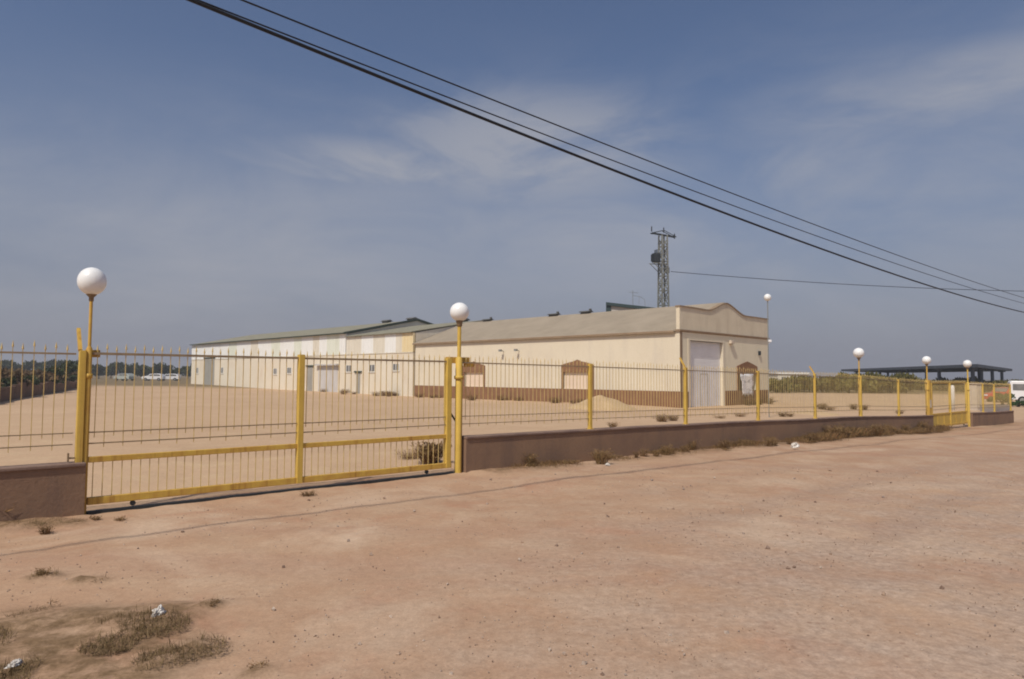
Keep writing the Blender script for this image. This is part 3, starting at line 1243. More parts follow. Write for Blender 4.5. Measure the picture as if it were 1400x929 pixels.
# ------------------------------------------------------------------ foliage
def foliage_mesh(name, mat, rx, ry, rz, n, leaf, lumps, zc, seed, droop=0.0):
    rnd = random.Random(seed)
    cs = []
    for i in range(lumps):
        a = rnd.uniform(0, 2 * math.pi)
        e = rnd.uniform(-.5, 1)
        r = rnd.uniform(.25, .8)
        cs.append((Vector((rx * r * math.cos(a), ry * r * math.sin(a), zc + rz * .75 * e)), rnd.uniform(.28, .55)))
    mb = MB()
    for i in range(n):
        c, r = rnd.choice(cs)
        v = Vector((rnd.gauss(0, 1), rnd.gauss(0, 1), rnd.gauss(0, 1))).normalized() * (rnd.random() ** .45)
        p = c + Vector((v.x * rx * r, v.y * ry * r, v.z * rz * r))
        if p.z < .05:
            p.z = rnd.uniform(.05, .4)
        q = Euler((rnd.uniform(0, 6.3), rnd.uniform(0, 6.3), rnd.uniform(0, 6.3))).to_matrix()
        s = leaf * rnd.uniform(.6, 1.4)
        mb.add([p + q @ Vector(k) for k in ((-s, 0, 0), (0, -s * .45, s * .1), (s, 0, 0), (0, s * .45, s * .1))], [(0, 1, 2, 3)])
    return mb


def tree(name, loc, rx, rz, th, mat, n, leaf, lumps, seed, label, cat, group, trunk=True):
    o = thing(name, loc, random.uniform(0, 6), label, cat, group)
    foliage_mesh('crown', mat, rx, rx, rz, n, leaf, lumps, th + rz * .7, seed).build('crown', M[mat] if isinstance(mat, str) else mat, o, fix=False)
    rnd = random.Random(seed)
    mb = MB()
    mb.tube([(0, 0, -.3), (.05, .03, th * .6), (.02, -.04, th + rz * .3)], [.16, .12, .07], 8)
    for i in range(4):
        a = rnd.uniform(0, 6.3)
        mb.tube([(0.02, 0, th * .7), (rx * .35 * math.cos(a), rx * .35 * math.sin(a), th + rz * .7)], [.07, .03], 6)
    mb.build('trunk', M['bark'], o)
    return o


# far row at the left horizon
protos = []
for k in range(4):
    t = tree('far_tree', (0, 0, 0), 3.4, 1.9, 1.0, 'leaf_dark', 900, .42, 9, 30 + k, 'dark green tree in the row along the far left horizon',
             'tree', 'trees along the far left horizon')
    protos.append(t)
used = [False] * 4
i = 0
px = -60
while px < 275:
    k = i % 4
    Y = random.uniform(170, 205)
    p = at(px, 520, Y)
    o = protos[k] if not used[k] else copy_tree(protos[k])
    used[k] = True
    o.location = (p.x, p.y, height(p.x, p.y))
    sc = random.uniform(.8, 1.2)
    o.scale = (sc * random.uniform(.9, 1.25), sc, sc * random.uniform(.75, 1.1))
    o.rotation_euler.z = random.uniform(0, 6)
    px += random.uniform(11, 19)
    i += 1
# farthest right horizon row, seen under the canopy and beyond
px = 1060
protos2 = []
while px < 1420:
    if len(protos2) < 3:
        o = tree('olive_tree', (0, 0, 0), 3.0, 1.35, .05, 'leaf_olive', 800, .38, 9, 60 + len(protos2),
                 'olive brown bushy tree in the row beyond the yard at the right', 'tree', 'olive trees beyond the yard')
        protos2.append(o)
    else:
        o = copy_tree(random.choice(protos2))
    near = px < 1235
    Y = random.uniform(84, 96) if near else random.uniform(100, 118)
    p = at(px, 530, Y)
    o.location = (p.x, p.y, height(p.x, p.y))
    s = random.uniform(.85, 1.1) * (1 if near else .72)
    o.scale = (s * 1.1, s, s * random.uniform(.9, 1.1) * (1.0 if px > 1120 else .85))
    o.rotation_euler.z = random.uniform(0, 6)
    px += random.uniform(12, 19)

# left boundary: dark earth-brown wall with shrubs growing over it
wa, wb = on_ground(-40, 556), on_ground(118, 528)
dv = (wb - wa)
o = thing('boundary_wall', (wa.x, wa.y, height(wa.x, wa.y)), math.atan2(dv.y, dv.x), 'dark earth brown wall along the far left side of the yard', 'wall')
ln = math.hypot(dv.x, dv.y)
mb = MB()
nseg = 24
for i in range(nseg):
    x0, x1 = ln * i / nseg, ln * (i + 1) / nseg
    h = 1.05 + .12 * math.sin(i * 1.3) + random.uniform(-.05, .05)
    mb.box(x0 + .003, x1, -.15 - .01 * (i % 2), .15, -.8, h)
mb.build('wall_body', M['earthwall'], o)
protos3 = []
for i in range(15):
    t = (i + .3 + random.uniform(-.2, .2)) / 15
    p = wa.lerp(wb, t) + Vector((-1.2, -.3, 0)) * random.uniform(.8, 1.6)
    if i < 3:
        r = tree('wall_shrub', (0, 0, 0), 1.35, .75, .55, 'leaf_dark' if i != 1 else 'leaf_brown', 700, .17, 8, 90 + i,
                 'dark green shrub growing behind the far left brown wall' if i != 1 else 'dry brown shrub growing behind the far left brown wall', 'shrub',
                 'shrubs behind the far left wall')
        protos3.append(r)
        c = r
    else:
        c = copy_tree(protos3[i % 3])
    c.location = (p.x, p.y, height(p.x, p.y))
    k = random.uniform(.9, 1.25)
    c.scale = (k * 1.2, k * 1.2, k * random.uniform(.8, 1.1) * (1.25 if i == 14 else 1))
    c.rotation_euler.z = random.uniform(0, 6)

# ------------------------------------------------------------------ canopy at the right
ca, cb, cc = at(1336, 498, 88), at(1150, 508, 150), at(1384, 506, 128)
ztop = ca.z
cb.z = ca.z
cc.z = ca.z
e1, e2 = cb - ca, cc - ca
dd = ca + e1 + e2
o = thing('steel_canopy', (ca.x, ca.y, height(ca.x, ca.y)), 0, 'wide flat dark steel canopy on columns beyond the right fence', 'canopy')
oz = height(ca.x, ca.y)
loc = lambda p, z: (p.x - ca.x, p.y - ca.y, z - oz)
mb = MB()
q = [ca, cb, dd, cc]
th = .42
mb.add([loc(p, ztop - th) for p in q] + [loc(p, ztop) for p in q],
       [(0, 1, 2, 3), (7, 6, 5, 4), (0, 4, 5, 1), (1, 5, 6, 2), (2, 6, 7, 3), (3, 7, 4, 0)])
mid = (ca + dd) / 2
mb.add([loc(ca.lerp(p, .06) if False else mid.lerp(p, .96), ztop + .002) for p in q] + [loc(mid, ztop + .5)],
       [(0, 1, 4), (1, 2, 4), (2, 3, 4), (3, 0, 4)])
mb.build('roof', M['canopy'], o)
for base, vec, ts in ((ca + e2 * .04, e1, (.03, .2, .4, .62, .85)), (ca + e1 * .03, e2, (.22, .5, .8)), (ca + e2 * .5, e1, (.1, .45, .8))):
    for t in ts:
        p = base + vec * t
        mb = MB()
        mb.box(-.17, .17, -.17, .17, -.6, ztop - th - oz)
        c = mb.build('column', M['canopy'], o)
        c.location = loc(p, oz)
        mb = MB()
        mb.box(-.4, .4, -.4, .4, ztop - th - oz - .25, ztop - th - oz - .003)
        h_ = mb.build('capital', M['canopy'], c)

# white flat building beyond the olive trees
p = at(1063, 512, 135)
o = thing('white_building', (p.x, p.y, height(p.x, p.y)), 0, 'low white flat roofed building showing over the olive trees', 'building')
gz = height(p.x, p.y)
zt_ = at(1085, 509.5, 135).z - gz
mb = MB()
mb.box(0, 6.0, 0, 8, -.5, zt_ - .35)
mb.build('wall', M['wh_beige'], o)
mb = MB()
mb.box(-.2, 6.2, -.2, 8.2, zt_ - .349, zt_)
mb.build('roof', M['wh_white'], o)
for x in (.8, 2.6, 4.4):
    mb = MB()
    mb.box(x, x + .9, -.04, -.002, .9, 2.0)
    mb.build('window', M['dark_win'], o)
# grey low-roofed store under the canopy
p = at(1190, 530, 120)
o = thing('low_store', (p.x, p.y, height(p.x, p.y)), .2, 'low dark roofed store left of the steel canopy', 'building')
zt_ = at(1200, 514, 120).z - height(p.x, p.y)
mb = MB()
mb.box(0, 3.2, 0, 5, -.5, zt_ - .3)
mb.build('wall', M['grey_conc'], o)
mb = MB()
mb.box(-.3, 3.5, -.3, 5.3, zt_ - .299, zt_)
mb.build('roof', M['canopy'], o)
mb = MB()
mb.box(.6, 1.5, -.03, -.002, -.1, 1.7)
mb.build('door', M['door_grey'], o)

# pale cabinet and bollard behind the small gate
b = on_ground(1333, 561)
o = thing('utility_cabinet', (b.x, b.y, b.z), .5, 'pale concrete utility cabinet behind the far right wall', 'cabinet')
k = b.y / 933
mb = MB()
mb.box(-8.5 * k, 8.5 * k, -.4, .4, -.3, 35 * k, .03)
mb.build('housing', M['concrete'], o)
mb = MB()
mb.box(-9.5 * k, 9.5 * k, -.45, .45, 35 * k, 36.5 * k, .02)
mb.build('lid', M['concrete'], o)
mb = MB()
mb.box(-6.5 * k, 6.5 * k, -.425, -.402, .2, 31 * k)
mb.build('door', M['beige_box'], o)
b = on_ground(1303, 561)
k = b.y / 933
mb = MB()
mb.lathe([(0, -.3), (2.6 * k, -.3), (2.6 * k, 30 * k), (2.0 * k, 33 * k), (0, 34 * k)], n=16)
o = mb.build('white_bollard', M['wh_white'])
o.location = b
tag(o, 'round white concrete post left of the pale cabinet', 'bollard')
b = on_ground(1362, 563)
k = b.y / 933
o = thing('concrete_trough', (b.x, b.y, b.z), .45, 'low purple grey concrete trough right of the pale cabinet', 'trough')
mb = MB()
mb.box(-20 * k, 14 * k, -.5, -.38, -.3, 9 * k)
mb.box(-20 * k, 14 * k, .38, .5, -.3, 9 * k)
mb.box(-20 * k, -17 * k, -.379, .379, -.3, 9 * k)
mb.box(11 * k, 14 * k, -.379, .379, -.3, 9 * k)
mb.build('trough_body', M['grey_conc'], o)
mb = MB()
mb.box(-16.9 * k, 10.9 * k, -.378, .378, .05, .15)
mb.build('trough_floor', M['grey_conc'], o)


# ------------------------------------------------------------------ vehicles
def wheel(mb_parent, x, y, r=.31):
    mb = MB()
    mb.tube([(x, y - .1, r), (x, y + .1, r)], r, 16)
    w = mb.build('wheel', M['tyre'], mb_parent)
    mb = MB()
    mb.tube([(x, y - .115, r), (x, y + .115, r)], r * .58, 12)
    mb.build('rim', M['steel'], w)


def car(loc, rz, paint, label, group=None):
    o = thing('parked_car', loc, rz, label, 'car', group)
    side = [(-2.05, .30), (-2.08, .62), (-1.95, .86), (-1.0, .95), (-.45, 1.38), (.9, 1.45), (1.65, 1.35), (2.02, .90), (2.05, .32)]
    mb = MB()
    mb.prism(side, -.78, .78, 'y')
    body = mb.build('body', M[paint], o, bevel=.06)
    for y in (-.79, .782):
        mb = MB()
        mb.prism([(-.78, .97), (-.36, 1.30), (.2, 1.33), (.2, .96)], y, y + .008, 'y')
        mb.prism([(.28, .96), (.28, 1.34), (.9, 1.36), (1.5, 1.27), (1.6, .98)], y, y + .008, 'y')
        mb.build('side_window', M['dark_win'], o)
    mb = MB()
    mb.add([(-.95, -.62, 1.02), (-.95, .62, 1.02), (-.50, .58, 1.37), (-.50, -.58, 1.37)], [(0, 1, 2, 3)])
    mb.build('windscreen', M['dark_win'], o)
    for y in (-.72, .72):
        wheel(o, -1.3, y)
        wheel(o, 1.3, y)
        mb = MB()
        mb.box(-2.12, -2.04, y * .8 - .15, y * .8 + .15, .62, .76, .01)
        mb.build('headlight', M['white'], o)
    return o


def gput(px, Y):
    p = at(px, 525, Y)
    return (p.x, p.y, height(p.x, p.y))


car(gput(210, 140), R_(5), 'carwhite', 'white car parked at the far left, nearer to the gate post of two white cars')
car(gput(231, 143), R_(12), 'carwhite', 'white car parked at the far left, nearer to the long warehouse')
car(gput(170, 138), R_(-20), 'cargrey', 'pale green grey car parked left of the two white cars')
car(gput(1374, 66), R_(25), 'carred', 'red car at the right edge behind the far wall end')

# white van at the right edge
o = thing('white_van', gput(1424, 64), R_(150), 'white van with dark window band cut by the right edge', 'van')
side = [(-2.6, .35), (-2.62, .9), (-2.35, 1.15), (-1.85, 1.95), (-1.6, 2.1), (2.4, 2.15), (2.5, 2.0), (2.5, .35)]
mb = MB()
mb.prism(side, -.95, .95, 'y')
mb.build('body', M['carwhite'], o, bevel=.08)
for y in (-.962, .954):
    mb = MB()
    mb.prism([(-2.15, 1.2), (-1.75, 1.85), (2.3, 1.85), (2.3, 1.25)], y, y + .008, 'y')
    mb.build('side_window', M['dark_win'], o)
mb = MB()
mb.box(2.502, 2.51, -.75, .75, 1.2, 1.85)
mb.build('rear_window', M['dark_win'], o)
for y in (-.88, .88):
    wheel(o, -1.7, y, .35)
    wheel(o, 1.6, y, .35)
tree('roadside_shrub', gput(1370, 60), 1.0, .5, .25, 'leaf_green', 700, .12, 7, 201, 'fresh green shrub at the road edge in front of the red car', 'shrub', None)
tree('roadside_shrub', gput(1392, 57), .9, .22, .12, 'leaf_green', 500, .1, 7, 202, 'low green shrub at the right edge in front of the white van', 'shrub', None)

# ------------------------------------------------------------------ sand heap in the yard
def heap(px, py, rx, h, label):
    b = on_ground(px, py)
    mb = MB()
    nr, na = 14, 40
    vs = [(0, 0, h)]
    for i in range(1, nr + 1):
        r = i / nr
        for k in range(na):
            a = 2 * math.pi * k / na
            z = h * (1 - r ** 1.25) ** 1.1 if r < 1 else -.1
            w = Vector((math.cos(a) * r * rx, math.sin(a) * r * rx * .8, 0))
            z += h * .16 * noise.noise(w * 1.6 + Vector((px, 0, 0))) * (1 - r)
            vs.append((w.x, w.y, z))
    fs = [(0, 1 + k, 1 + (k + 1) % na) for k in range(na)]
    for i in range(nr - 1):
        for k in range(na):
            a0, a1 = 1 + i * na + k, 1 + i * na + (k + 1) % na
            fs.append((a0, a0 + na, a1 + na, a1))
    mb.add(vs, fs, True)
    o = mb.build('sand_heap', M['sand'])
    o.location = b
    tag(o, label, 'sand heap')


heap(822, 559, 2.1, .78, 'ochre sand heap in the yard in front of the blind window')
heap(1110, 566, 1.6, .22, 'low flat heap of pale soil just behind the long wall')


# ------------------------------------------------------------------ weeds
def tuft(n, h, spread, seed, flat=.6):
    rnd = random.Random(seed)
    mb = MB()
    for i in range(n):
        a = rnd.uniform(0, 6.283)
        r0 = spread * .35 * rnd.random()
        p0 = Vector((r0 * math.cos(a), r0 * math.sin(a), -.02))
        a2 = a + rnd.uniform(-1.1, 1.1)
        hh = h * rnd.uniform(.4, 1.1)
        out = spread * rnd.uniform(.2, 1) * flat
        p1 = p0 + Vector((math.cos(a2) * out * .45, math.sin(a2) * out * .45, hh * .65))
        p2 = p0 + Vector((math.cos(a2) * out, math.sin(a2) * out, hh * rnd.uniform(.7, 1)))
        w = max(.0022, h * .012) * rnd.uniform(.7, 1.4)
        sd = Vector((-math.sin(a2), math.cos(a2), 0)) * w
        mb.add([p0 - sd, p0 + sd, p1 + sd * .8, p1 - sd * .8, p2], [(0, 1, 2, 3), (3, 2, 4)])
        if rnd.random() < .75:      # side twigs and seed heads
            for q in range(3):
                b = p1.lerp(p2, rnd.random())
                e = b + Vector((rnd.uniform(-1, 1), rnd.uniform(-1, 1), rnd.uniform(-.1, 1))) * h * .22
                s2 = Vector((rnd.uniform(-1, 1), rnd.uniform(-1, 1), rnd.uniform(-1, 1))).normalized() * w * 1.3
                mb.add([b - s2, b + s2, e], [(0, 1, 2)])
    return mb


def weed(px, py, n, h, spread, mat, label, group=None, seed=None, pos=None):
    b = pos or on_ground(px, py)
    o = tuft(n, h, spread, seed or int(px * 7 + py)).build('weed_tuft', M[mat], fix=False)
    o.location = b
    return tag(o, label, 'weed', group)


# the big dry bush just inside the gate
b = on_ground(588, 634)
o = thing('dry_bush', b, 0, 'dry brown bush behind the right end of the wide gate', 'bush')
mb = tuft(420, .42, .42, 5, .9)
mb.build('dry_stems', M['dry'], o, fix=False)
foliage_mesh('x', 'leaf_brown', .42, .35, .2, 700, .035, 9, .22, 6).build('dead_leaves', M['dryolive'], o, fix=False)
b = on_ground(560, 628)
o = tuft(200, .22, .40, 15, 1.0).build('weed_tuft', M['dry'], fix=False)
o.location = b
tag(o, 'low spreading dry weed left of the dry bush inside the gate', 'weed')

weed(422, 678, 180, .09, .20, 'dryolive', 'flat olive weed on bare dirt in front of the gate middle post')
weed(285, 832, 240, .075, .11, 'dryolive', 'small dark dry weed on bare dirt, right of the white rag')
weed(122, 799, 160, .06, .12, 'dry', 'flat dry weed on bare dirt below the short left wall')
weed(58, 790, 160, .10, .10, 'dry', 'pale dry weed on bare dirt below the short wall, leftmost of the small ones')
weed(62, 729, 120, .10, .12, 'dryolive', 'small greenish weed on the dirt just below the short left wall')
weed(130, 712, 110, .08, .10, 'dry', 'small dry weed under the gate corner at the end of the short left wall')
weed(165, 712, 90, .07, .12, 'dry', 'small dry weed in front of the left end of the wide gate')
weed(100, 716, 150, .06, .22, 'dry', 'flat brown weed at the foot of the short left wall')
weed(4, 714, 260, .42, .26, 'dry', 'tall brown dry weed against the short left wall at the photo edge')
weed(355, 916, 110, .06, .10, 'dry', 'small brown weed at the bottom of the bare dirt, right of the litter patch')
weed(70, 825, 60, .04, .08, 'dry', 'tiny dry weed above the wide dry litter patch')

# row along the foot of the long wall
rnd = random.Random(44)
grp = 'dry weeds along the foot of the long wall'
for i in range(62):
    s = .8 + 22.8 * ((i + rnd.random() * .9) / 62)
    if s < 2.4 and i % 2:
        continue
    t = -.16 - rnd.random() ** 2 * .55
    p = fence_pt(s, t)
    p.z = height(p.x, p.y) + .03
    m_ = rnd.choice(['dry', 'dry', 'dryolive'])
    k = rnd.uniform(.5, 1.2) * (1 + .5 * sm(6, 18, s))
    low = rnd.random() < .4
    weed(0, 0, int(140 * k), (.10 if low else .26) * k, (.4 if low else .28) * k, m_,
         ('dry brown' if m_ == 'dry' else 'olive brown') + (' flat' if low else ' upright') + ' weed at the foot of the long brown wall', grp, 300 + i, p)
# weeds inside the yard along the wall and hall
grp = 'weeds inside the yard behind the long wall'
for i, (px, py, h, sp, m_) in enumerate([(905, 577, .38, .6, 'dry'), (920, 576, .32, .5, 'dryolive'), (1070, 570, .3, .5, 'dry'), (1080, 570, .24, .4, 'dry'),
                                         (1124, 560, .5, .75, 'dryolive'), (1134, 561, .3, .8, 'dryolive'), (1167, 560, .45, .5, 'dryolive'), (1182, 561, .42, .45, 'dryolive'),
                                         (985, 572, .2, .7, 'dry'), (1012, 570, .25, .6, 'dry'), (1230, 566, .3, .5, 'dry'), (838, 585, .25, .4, 'dry')]):
    weed(px, py, 200, h, sp, m_, ('brown dry' if m_ == 'dry' else 'olive green') + ' weed in the yard just behind the long brown wall', grp, 500 + i)
grp = 'weeds at the foot of the hall and warehouse'
rnd = random.Random(9)
for i in range(26):
    u = rnd.uniform(5, 48)
    p = A + SDV * u - FDV * (rnd.uniform(.3, 2.5))
    p.z = height(p.x, p.y)
    m_ = 'dry' if rnd.random() < .6 else 'dryolive'
    kk = rnd.uniform(.6, 1.2)
    weed(0, 0, 170, .45 * kk, .9 * kk, m_, ('dry brown' if m_ == 'dry' else 'olive brown') + ' weed on the sand along the foot of the hall and warehouse', grp, 600 + i, p)
for i, f in enumerate((7.8, 8.6, 9.6, 11.2)):
    p = A + FDV * f - SDV * .5
    p.z = height(p.x, p.y)
    weed(0, 0, 160, .55, .5, 'dryolive', 'olive weed below the hung sheet at the hall front', 'weeds below the hung sheet at the hall front', 700 + i, p)

# ------------------------------------------------------------------ dry litter, uncountable
rnd = random.Random(3)
mb = MB()
for (c, rx, ry), wgt in zip(PATCHW, (1.4, 1.2, .9, .8, .7, .1, .5, .3, .1, .1, .35, .4, .5)):
    n = int(9500 * wgt * min(1, rx))
    for i in range(n):
        a, r = rnd.uniform(0, 6.283), rnd.random() ** .6
        x = c.x + rx * r * math.cos(a) * 1.05
        y = c.y + ry * 1.6 * r * math.sin(a)
        if noise.noise(Vector((x * 3.2, y * 3.2, 1.7))) < -.12 + r * .25:
            continue
        z = height(x, y) + .015
        ln = rnd.uniform(.008, .04)
        a2 = rnd.uniform(0, 6.283)
        tilt = abs(rnd.gauss(0, .3))
        if rnd.random() < .17:
            tilt, ln = rnd.uniform(.4, 1.5), rnd.uniform(.025, .085)
        e = Vector((math.cos(a2) * math.cos(tilt), math.sin(a2) * math.cos(tilt), math.sin(tilt))) * ln
        w = Vector((-math.sin(a2), math.cos(a2), rnd.uniform(-.5, .5))) * rnd.uniform(.0008, .0026)
        p = Vector((x, y, z + rnd.uniform(0, .025)))
        mb.add([p - w, p + w, p + e * .6 + w * .7, p + e], [(0, 1, 2, 3)])
tag(mb.build('dry_litter', M['litterbits'], fix=False), kind='stuff')
mb = MB()
for i in range(9000):
    t = rnd.random()
    d = 3.2 + 10 * t * t
    x = rnd.uniform(-.85, .85) * d
    y = d
    if (Vector((x, y, 0)) - P2).dot(N) < .2:
        continue
    if x < 0 and rnd.random() < .35:
        continue
    z = height(x, y)
    if noise.noise(Vector((x * .8, y * .8, 4))) < -.05 and rnd.random() < .75:
        continue
    s = rnd.uniform(.003, .010) * (1 + 1.5 * (rnd.random() < .05)) * (.7 + .06 * y)
    q = Euler((rnd.uniform(0, 6), rnd.uniform(0, 6), rnd.uniform(0, 6))).to_matrix()
    z += .035 * noise.noise(Vector((x, y, 0)) * .45) + .014 * noise.noise(Vector((x, y, 0)) * 1.7)
    vs_ = [Vector((x, y, z + s * .3)) + q @ Vector(k) * s * rnd.uniform(.7, 1.2) for k in
           ((1, 0, 0), (-1, 0, 0), (0, 1, 0), (0, -1, 0), (0, 0, .8), (0, 0, -.8))]
    mb.add(vs_, [(0, 2, 4), (2, 1, 4), (1, 3, 4), (3, 0, 4), (2, 0, 5), (1, 2, 5), (3, 1, 5), (0, 3, 5)])
tag(mb.build('loose_stones', M['stone'], fix=False), kind='stuff')


# continuous fringe of dead grass along the foot of the long wall
rnd = random.Random(21)
mb = MB()
for i in range(22000):
    s_ = 1.0 + 23.6 * rnd.random() ** .8
    dens = noise.noise(Vector((s_ * .8, 2.2, 0))) + .35 * sm(5, 14, s_)
    t = -.13 - abs(rnd.gauss(0, .20)) - .05 * rnd.random()
    if dens + .25 * noise.noise(Vector((s_ * 4, t * 4, 1))) < .02 + rnd.random() * .25 - t * .15:
        continue
    p = fence_pt(s_, t)
    p.z = height(p.x, p.y) + .02 + .035 * noise.noise(Vector((p.x, p.y, 0)) * .45)
    hgt = rnd.uniform(.03, .14) * (.8 + .7 * sm(5, 15, s_)) * (.6 + dens)
    a2 = rnd.uniform(0, 6.283)
    lean = Vector((math.cos(a2), math.sin(a2), 0)) * hgt * rnd.uniform(.1, .9)
    w = Vector((-math.sin(a2), math.cos(a2), 0)) * rnd.uniform(.0012, .0038)
    mb.add([p - w, p + w, p + lean * .5 + Vector((0, 0, hgt * .7)) + w * .7, p + lean + Vector((0, 0, hgt))], [(0, 1, 2, 3)])
tag(mb.build('dead_grass', M['fringe'], fix=False), kind='stuff')


# ------------------------------------------------------------------ rubbish
def rag(px, py, sx, sy, sz, label, seed, name='plastic_bag', z=0.0):
    rnd_ = random.Random(seed)
    bm = bmesh.new()
    bmesh.ops.create_icosphere(bm, subdivisions=5, radius=1)
    for v in bm.verts:
        k = 1 + .6 * noise.noise(v.co * 1.6 + Vector((seed, 0, 0))) - .45 * abs(noise.noise(v.co * 3.2 + Vector((0, seed, 0)))) - .25 * abs(noise.noise(v.co * 7 + Vector((0, 0, seed))))
        v.co = Vector((v.co.x * sx * k, v.co.y * sy * k, max(-.15, v.co.z) * sz * k))
    me = bpy.data.meshes.new(name)
    bm.to_mesh(me)
    bm.free()
    me.polygons.foreach_set('use_smooth', [True] * len(me.polygons))
    me.materials.append(M['ragwhite'])
    o = bpy.data.objects.new(name, me)
    COL.objects.link(o)
    b = on_ground(px, py)
    o.location = (b.x, b.y, b.z + z + .01)
    o.rotation_euler.z = rnd_.uniform(0, 3)
    return tag(o, label, 'litter')


rag(216, 847, .062, .035, .045, 'crumpled white plastic rag in the dry litter, farther from the left edge', 11, z=.03)
rag(20, 918, .055, .028, .02, 'white plastic scrap at the bottom left corner of the dry litter', 12, z=.03)
rag(1087, 614, .11, .08, .12, 'white plastic bag at the foot of the long wall', 14, z=.04)
rag(831, 638, .05, .04, .035, 'small white scrap on the dirt at the near part of the long wall', 15, z=.02)

HAZE_DENSITY = .0009
# ------------------------------------------------------------------ light and sky
TOSUN = Vector((-.5, -.866, 0)).normalized() * math.cos(R_(52)) + Vector((0, 0, math.sin(R_(52))))
sl = bpy.data.lights.new('sun', 'SUN')
sl.energy = 3.4
sl.angle = R_(1.0)
sl.color = (1, .93, .82)
so = bpy.data.objects.new('sun', sl)
COL.objects.link(so)
so.rotation_euler = TOSUN.to_track_quat('Z', 'Y').to_euler()
so.location = (-20, -30, 40)

w = bpy.data.worlds.new('World')
SC.world = w
w.use_nodes = True
nt = w.node_tree
bg = nt.nodes['Background']
sky = nt.nodes.new('ShaderNodeTexSky')
sky.sky_type = 'NISHITA'
sky.sun_disc = False
sky.sun_elevation = R_(52)
sky.sun_rotation = math.atan2(TOSUN.x, TOSUN.y)
sky.air_density = 1.0
sky.dust_density = 3.0
sky.ozone_density = 1.5
sky.altitude = 100
tc = nt.nodes.new('ShaderNodeTexCoord')
gen = tc.outputs['Generated']
nrm = nt.nodes.new('ShaderNodeVectorMath')
nrm.operation = 'NORMALIZE'
L(nt, gen, nrm.inputs[0])
dirv = nrm.outputs[0]


def cloud(px, py, rad, squash, sc, lo, hi):
    """soft wisp round a bearing of the sky"""
    d = ray(px, py).normalized()
    sub = nt.nodes.new('ShaderNodeVectorMath')
    sub.operation = 'SUBTRACT'
    L(nt, dirv, sub.inputs[0])
    sub.inputs[1].default_value = d
    mp = nt.nodes.new('ShaderNodeMapping')
    mp.inputs['Rotation'].default_value = (0, squash[3], 0)
    mp.inputs['Scale'].default_value = squash[:3]
    L(nt, sub.outputs[0], mp.inputs['Vector'])
    ln = nt.nodes.new('ShaderNodeVectorMath')
    ln.operation = 'LENGTH'
    L(nt, mp.outputs[0], ln.inputs[0])
    mr = nt.nodes.new('ShaderNodeMapRange')
    mr.interpolation_type = 'SMOOTHSTEP'
    mr.inputs['From Min'].default_value = rad
    mr.inputs['From Max'].default_value = rad * .15
    L(nt, ln.outputs['Value'], mr.inputs['Value'])
    mp2 = nt.nodes.new('ShaderNodeMapping')
    mp2.inputs['Rotation'].default_value = (0, squash[3], 0)
    mp2.inputs['Scale'].default_value = (sc, sc, sc * 2.6)
    L(nt, dirv, mp2.inputs['Vector'])
    nz = noise_node(nt, mp2.outputs[0], 1.0, 7, .6, .5)
    mu = nt.nodes.new('ShaderNodeMath')
    mu.operation = 'MULTIPLY'
    L(nt, mr.outputs[0], mu.inputs[0])
    L(nt, ramp(nt, nz, lo, hi), mu.inputs[1])
    return mu.outputs[0]


def addm(a, b):
    n = nt.nodes.new('ShaderNodeMath')
    n.operation = 'MAXIMUM'
    L(nt, a, n.inputs[0])
    L(nt, b, n.inputs[1])
    return n.outputs[0]


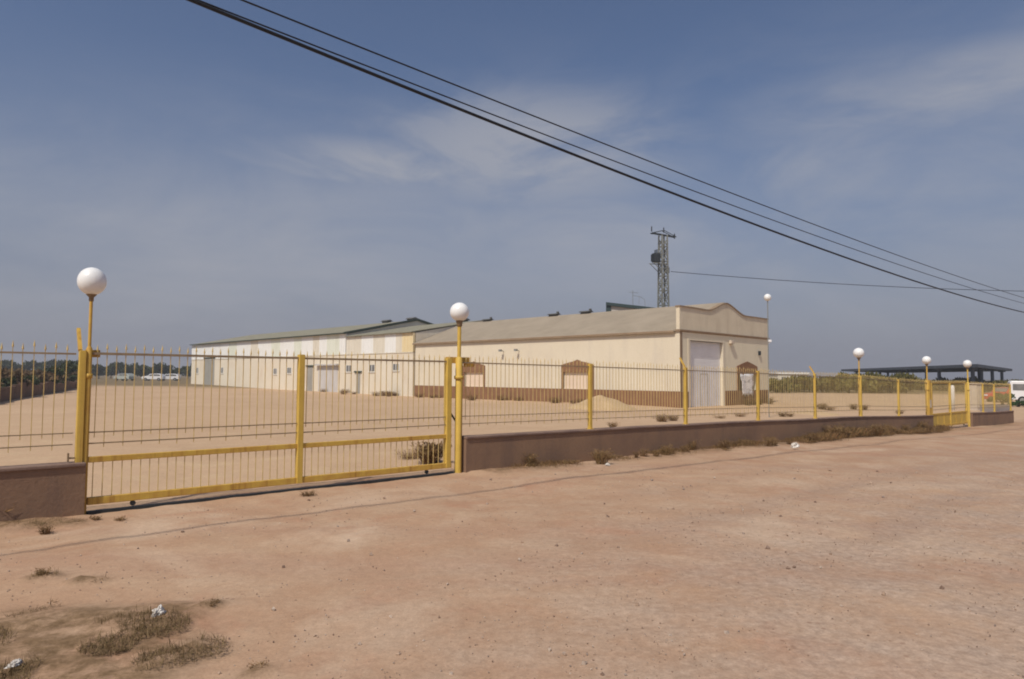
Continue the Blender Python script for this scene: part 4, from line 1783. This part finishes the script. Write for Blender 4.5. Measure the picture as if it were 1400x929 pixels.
c1 = cloud(720, 205, .27, (.75, .75, 2.2, R_(0)), 5, .32, .62)
c2 = cloud(1320, 122, .30, (.8, .8, 4.2, R_(24)), 3.5, .24, .56)
c3 = cloud(560, 230, .30, (.8, .8, 5.5, R_(10)), 5, .34, .66)
c4 = cloud(250, 350, .70, (.6, .6, 3.0, R_(0)), 2.2, .30, .72)
c5 = cloud(1000, 300, .75, (.6, .6, 2.6, R_(-10)), 3.0, .36, .78)
ms = addm(addm(c1, c2), addm(c3, addm(c4, c5)))
hazef = nt.nodes.new('ShaderNodeSeparateXYZ')
L(nt, dirv, hazef.inputs[0])
hz = nt.nodes.new('ShaderNodeMapRange')
hz.interpolation_type = 'SMOOTHSTEP'
hz.inputs['From Min'].default_value = .42
hz.inputs['From Max'].default_value = -.02
L(nt, hazef.outputs['Z'], hz.inputs['Value'])
SKYC = sky.outputs[0]
tint = mixc(nt, 1.0, SKYC, (.78, .80, .89), 'MULTIPLY')
HAZE = (2.62, 2.72, 3.42)
CLOUD = (4.1, 4.1, 4.4)
hm = nt.nodes.new('ShaderNodeMath')
hm.operation = 'MULTIPLY'
hm.inputs[1].default_value = .8
L(nt, hz.outputs[0], hm.inputs[0])
c = mixc(nt, hm.outputs[0], tint, HAZE)
cm = nt.nodes.new('ShaderNodeMath')
cm.operation = 'MULTIPLY'
cm.inputs[1].default_value = .66
L(nt, ms, cm.inputs[0])
c = mixc(nt, cm.outputs[0], c, CLOUD)
L(nt, c, bg.inputs['Color'])
bg.inputs['Strength'].default_value = .10

hzm = bpy.data.materials.new('haze_air')
hzm.use_nodes = True
hn = hzm.node_tree
hn.nodes.remove(hn.nodes['Principled BSDF'])
pv_ = hn.nodes.new('ShaderNodeVolumePrincipled')
pv_.inputs['Density'].default_value = HAZE_DENSITY
pv_.inputs['Color'].default_value = (.86, .88, .92, 1)
pv_.inputs['Anisotropy'].default_value = .2
hn.links.new(pv_.outputs[0], hn.nodes['Material Output'].inputs['Volume'])
xs_, ys_ = (gx[0] - 5, gx[-1] + 5), (gy[0] - 5, gy[-1] + 5)
mb = MB()
mb.box(xs_[0], xs_[1], ys_[0], ys_[1], -4, 24)
hz_o = mb.build('haze', hzm)
tag(hz_o, kind='stuff')

SC.view_settings.view_transform = 'Standard'
SC.view_settings.look = 'None'
SC.view_settings.exposure = 0
SC.view_settings.gamma = 1
SC.view_settings.use_curve_mapping = False
SC.cycles.pixel_filter_type = 'BLACKMAN_HARRIS'
SC.cycles.filter_width = 1.9
SC.cycles.max_bounces = 6
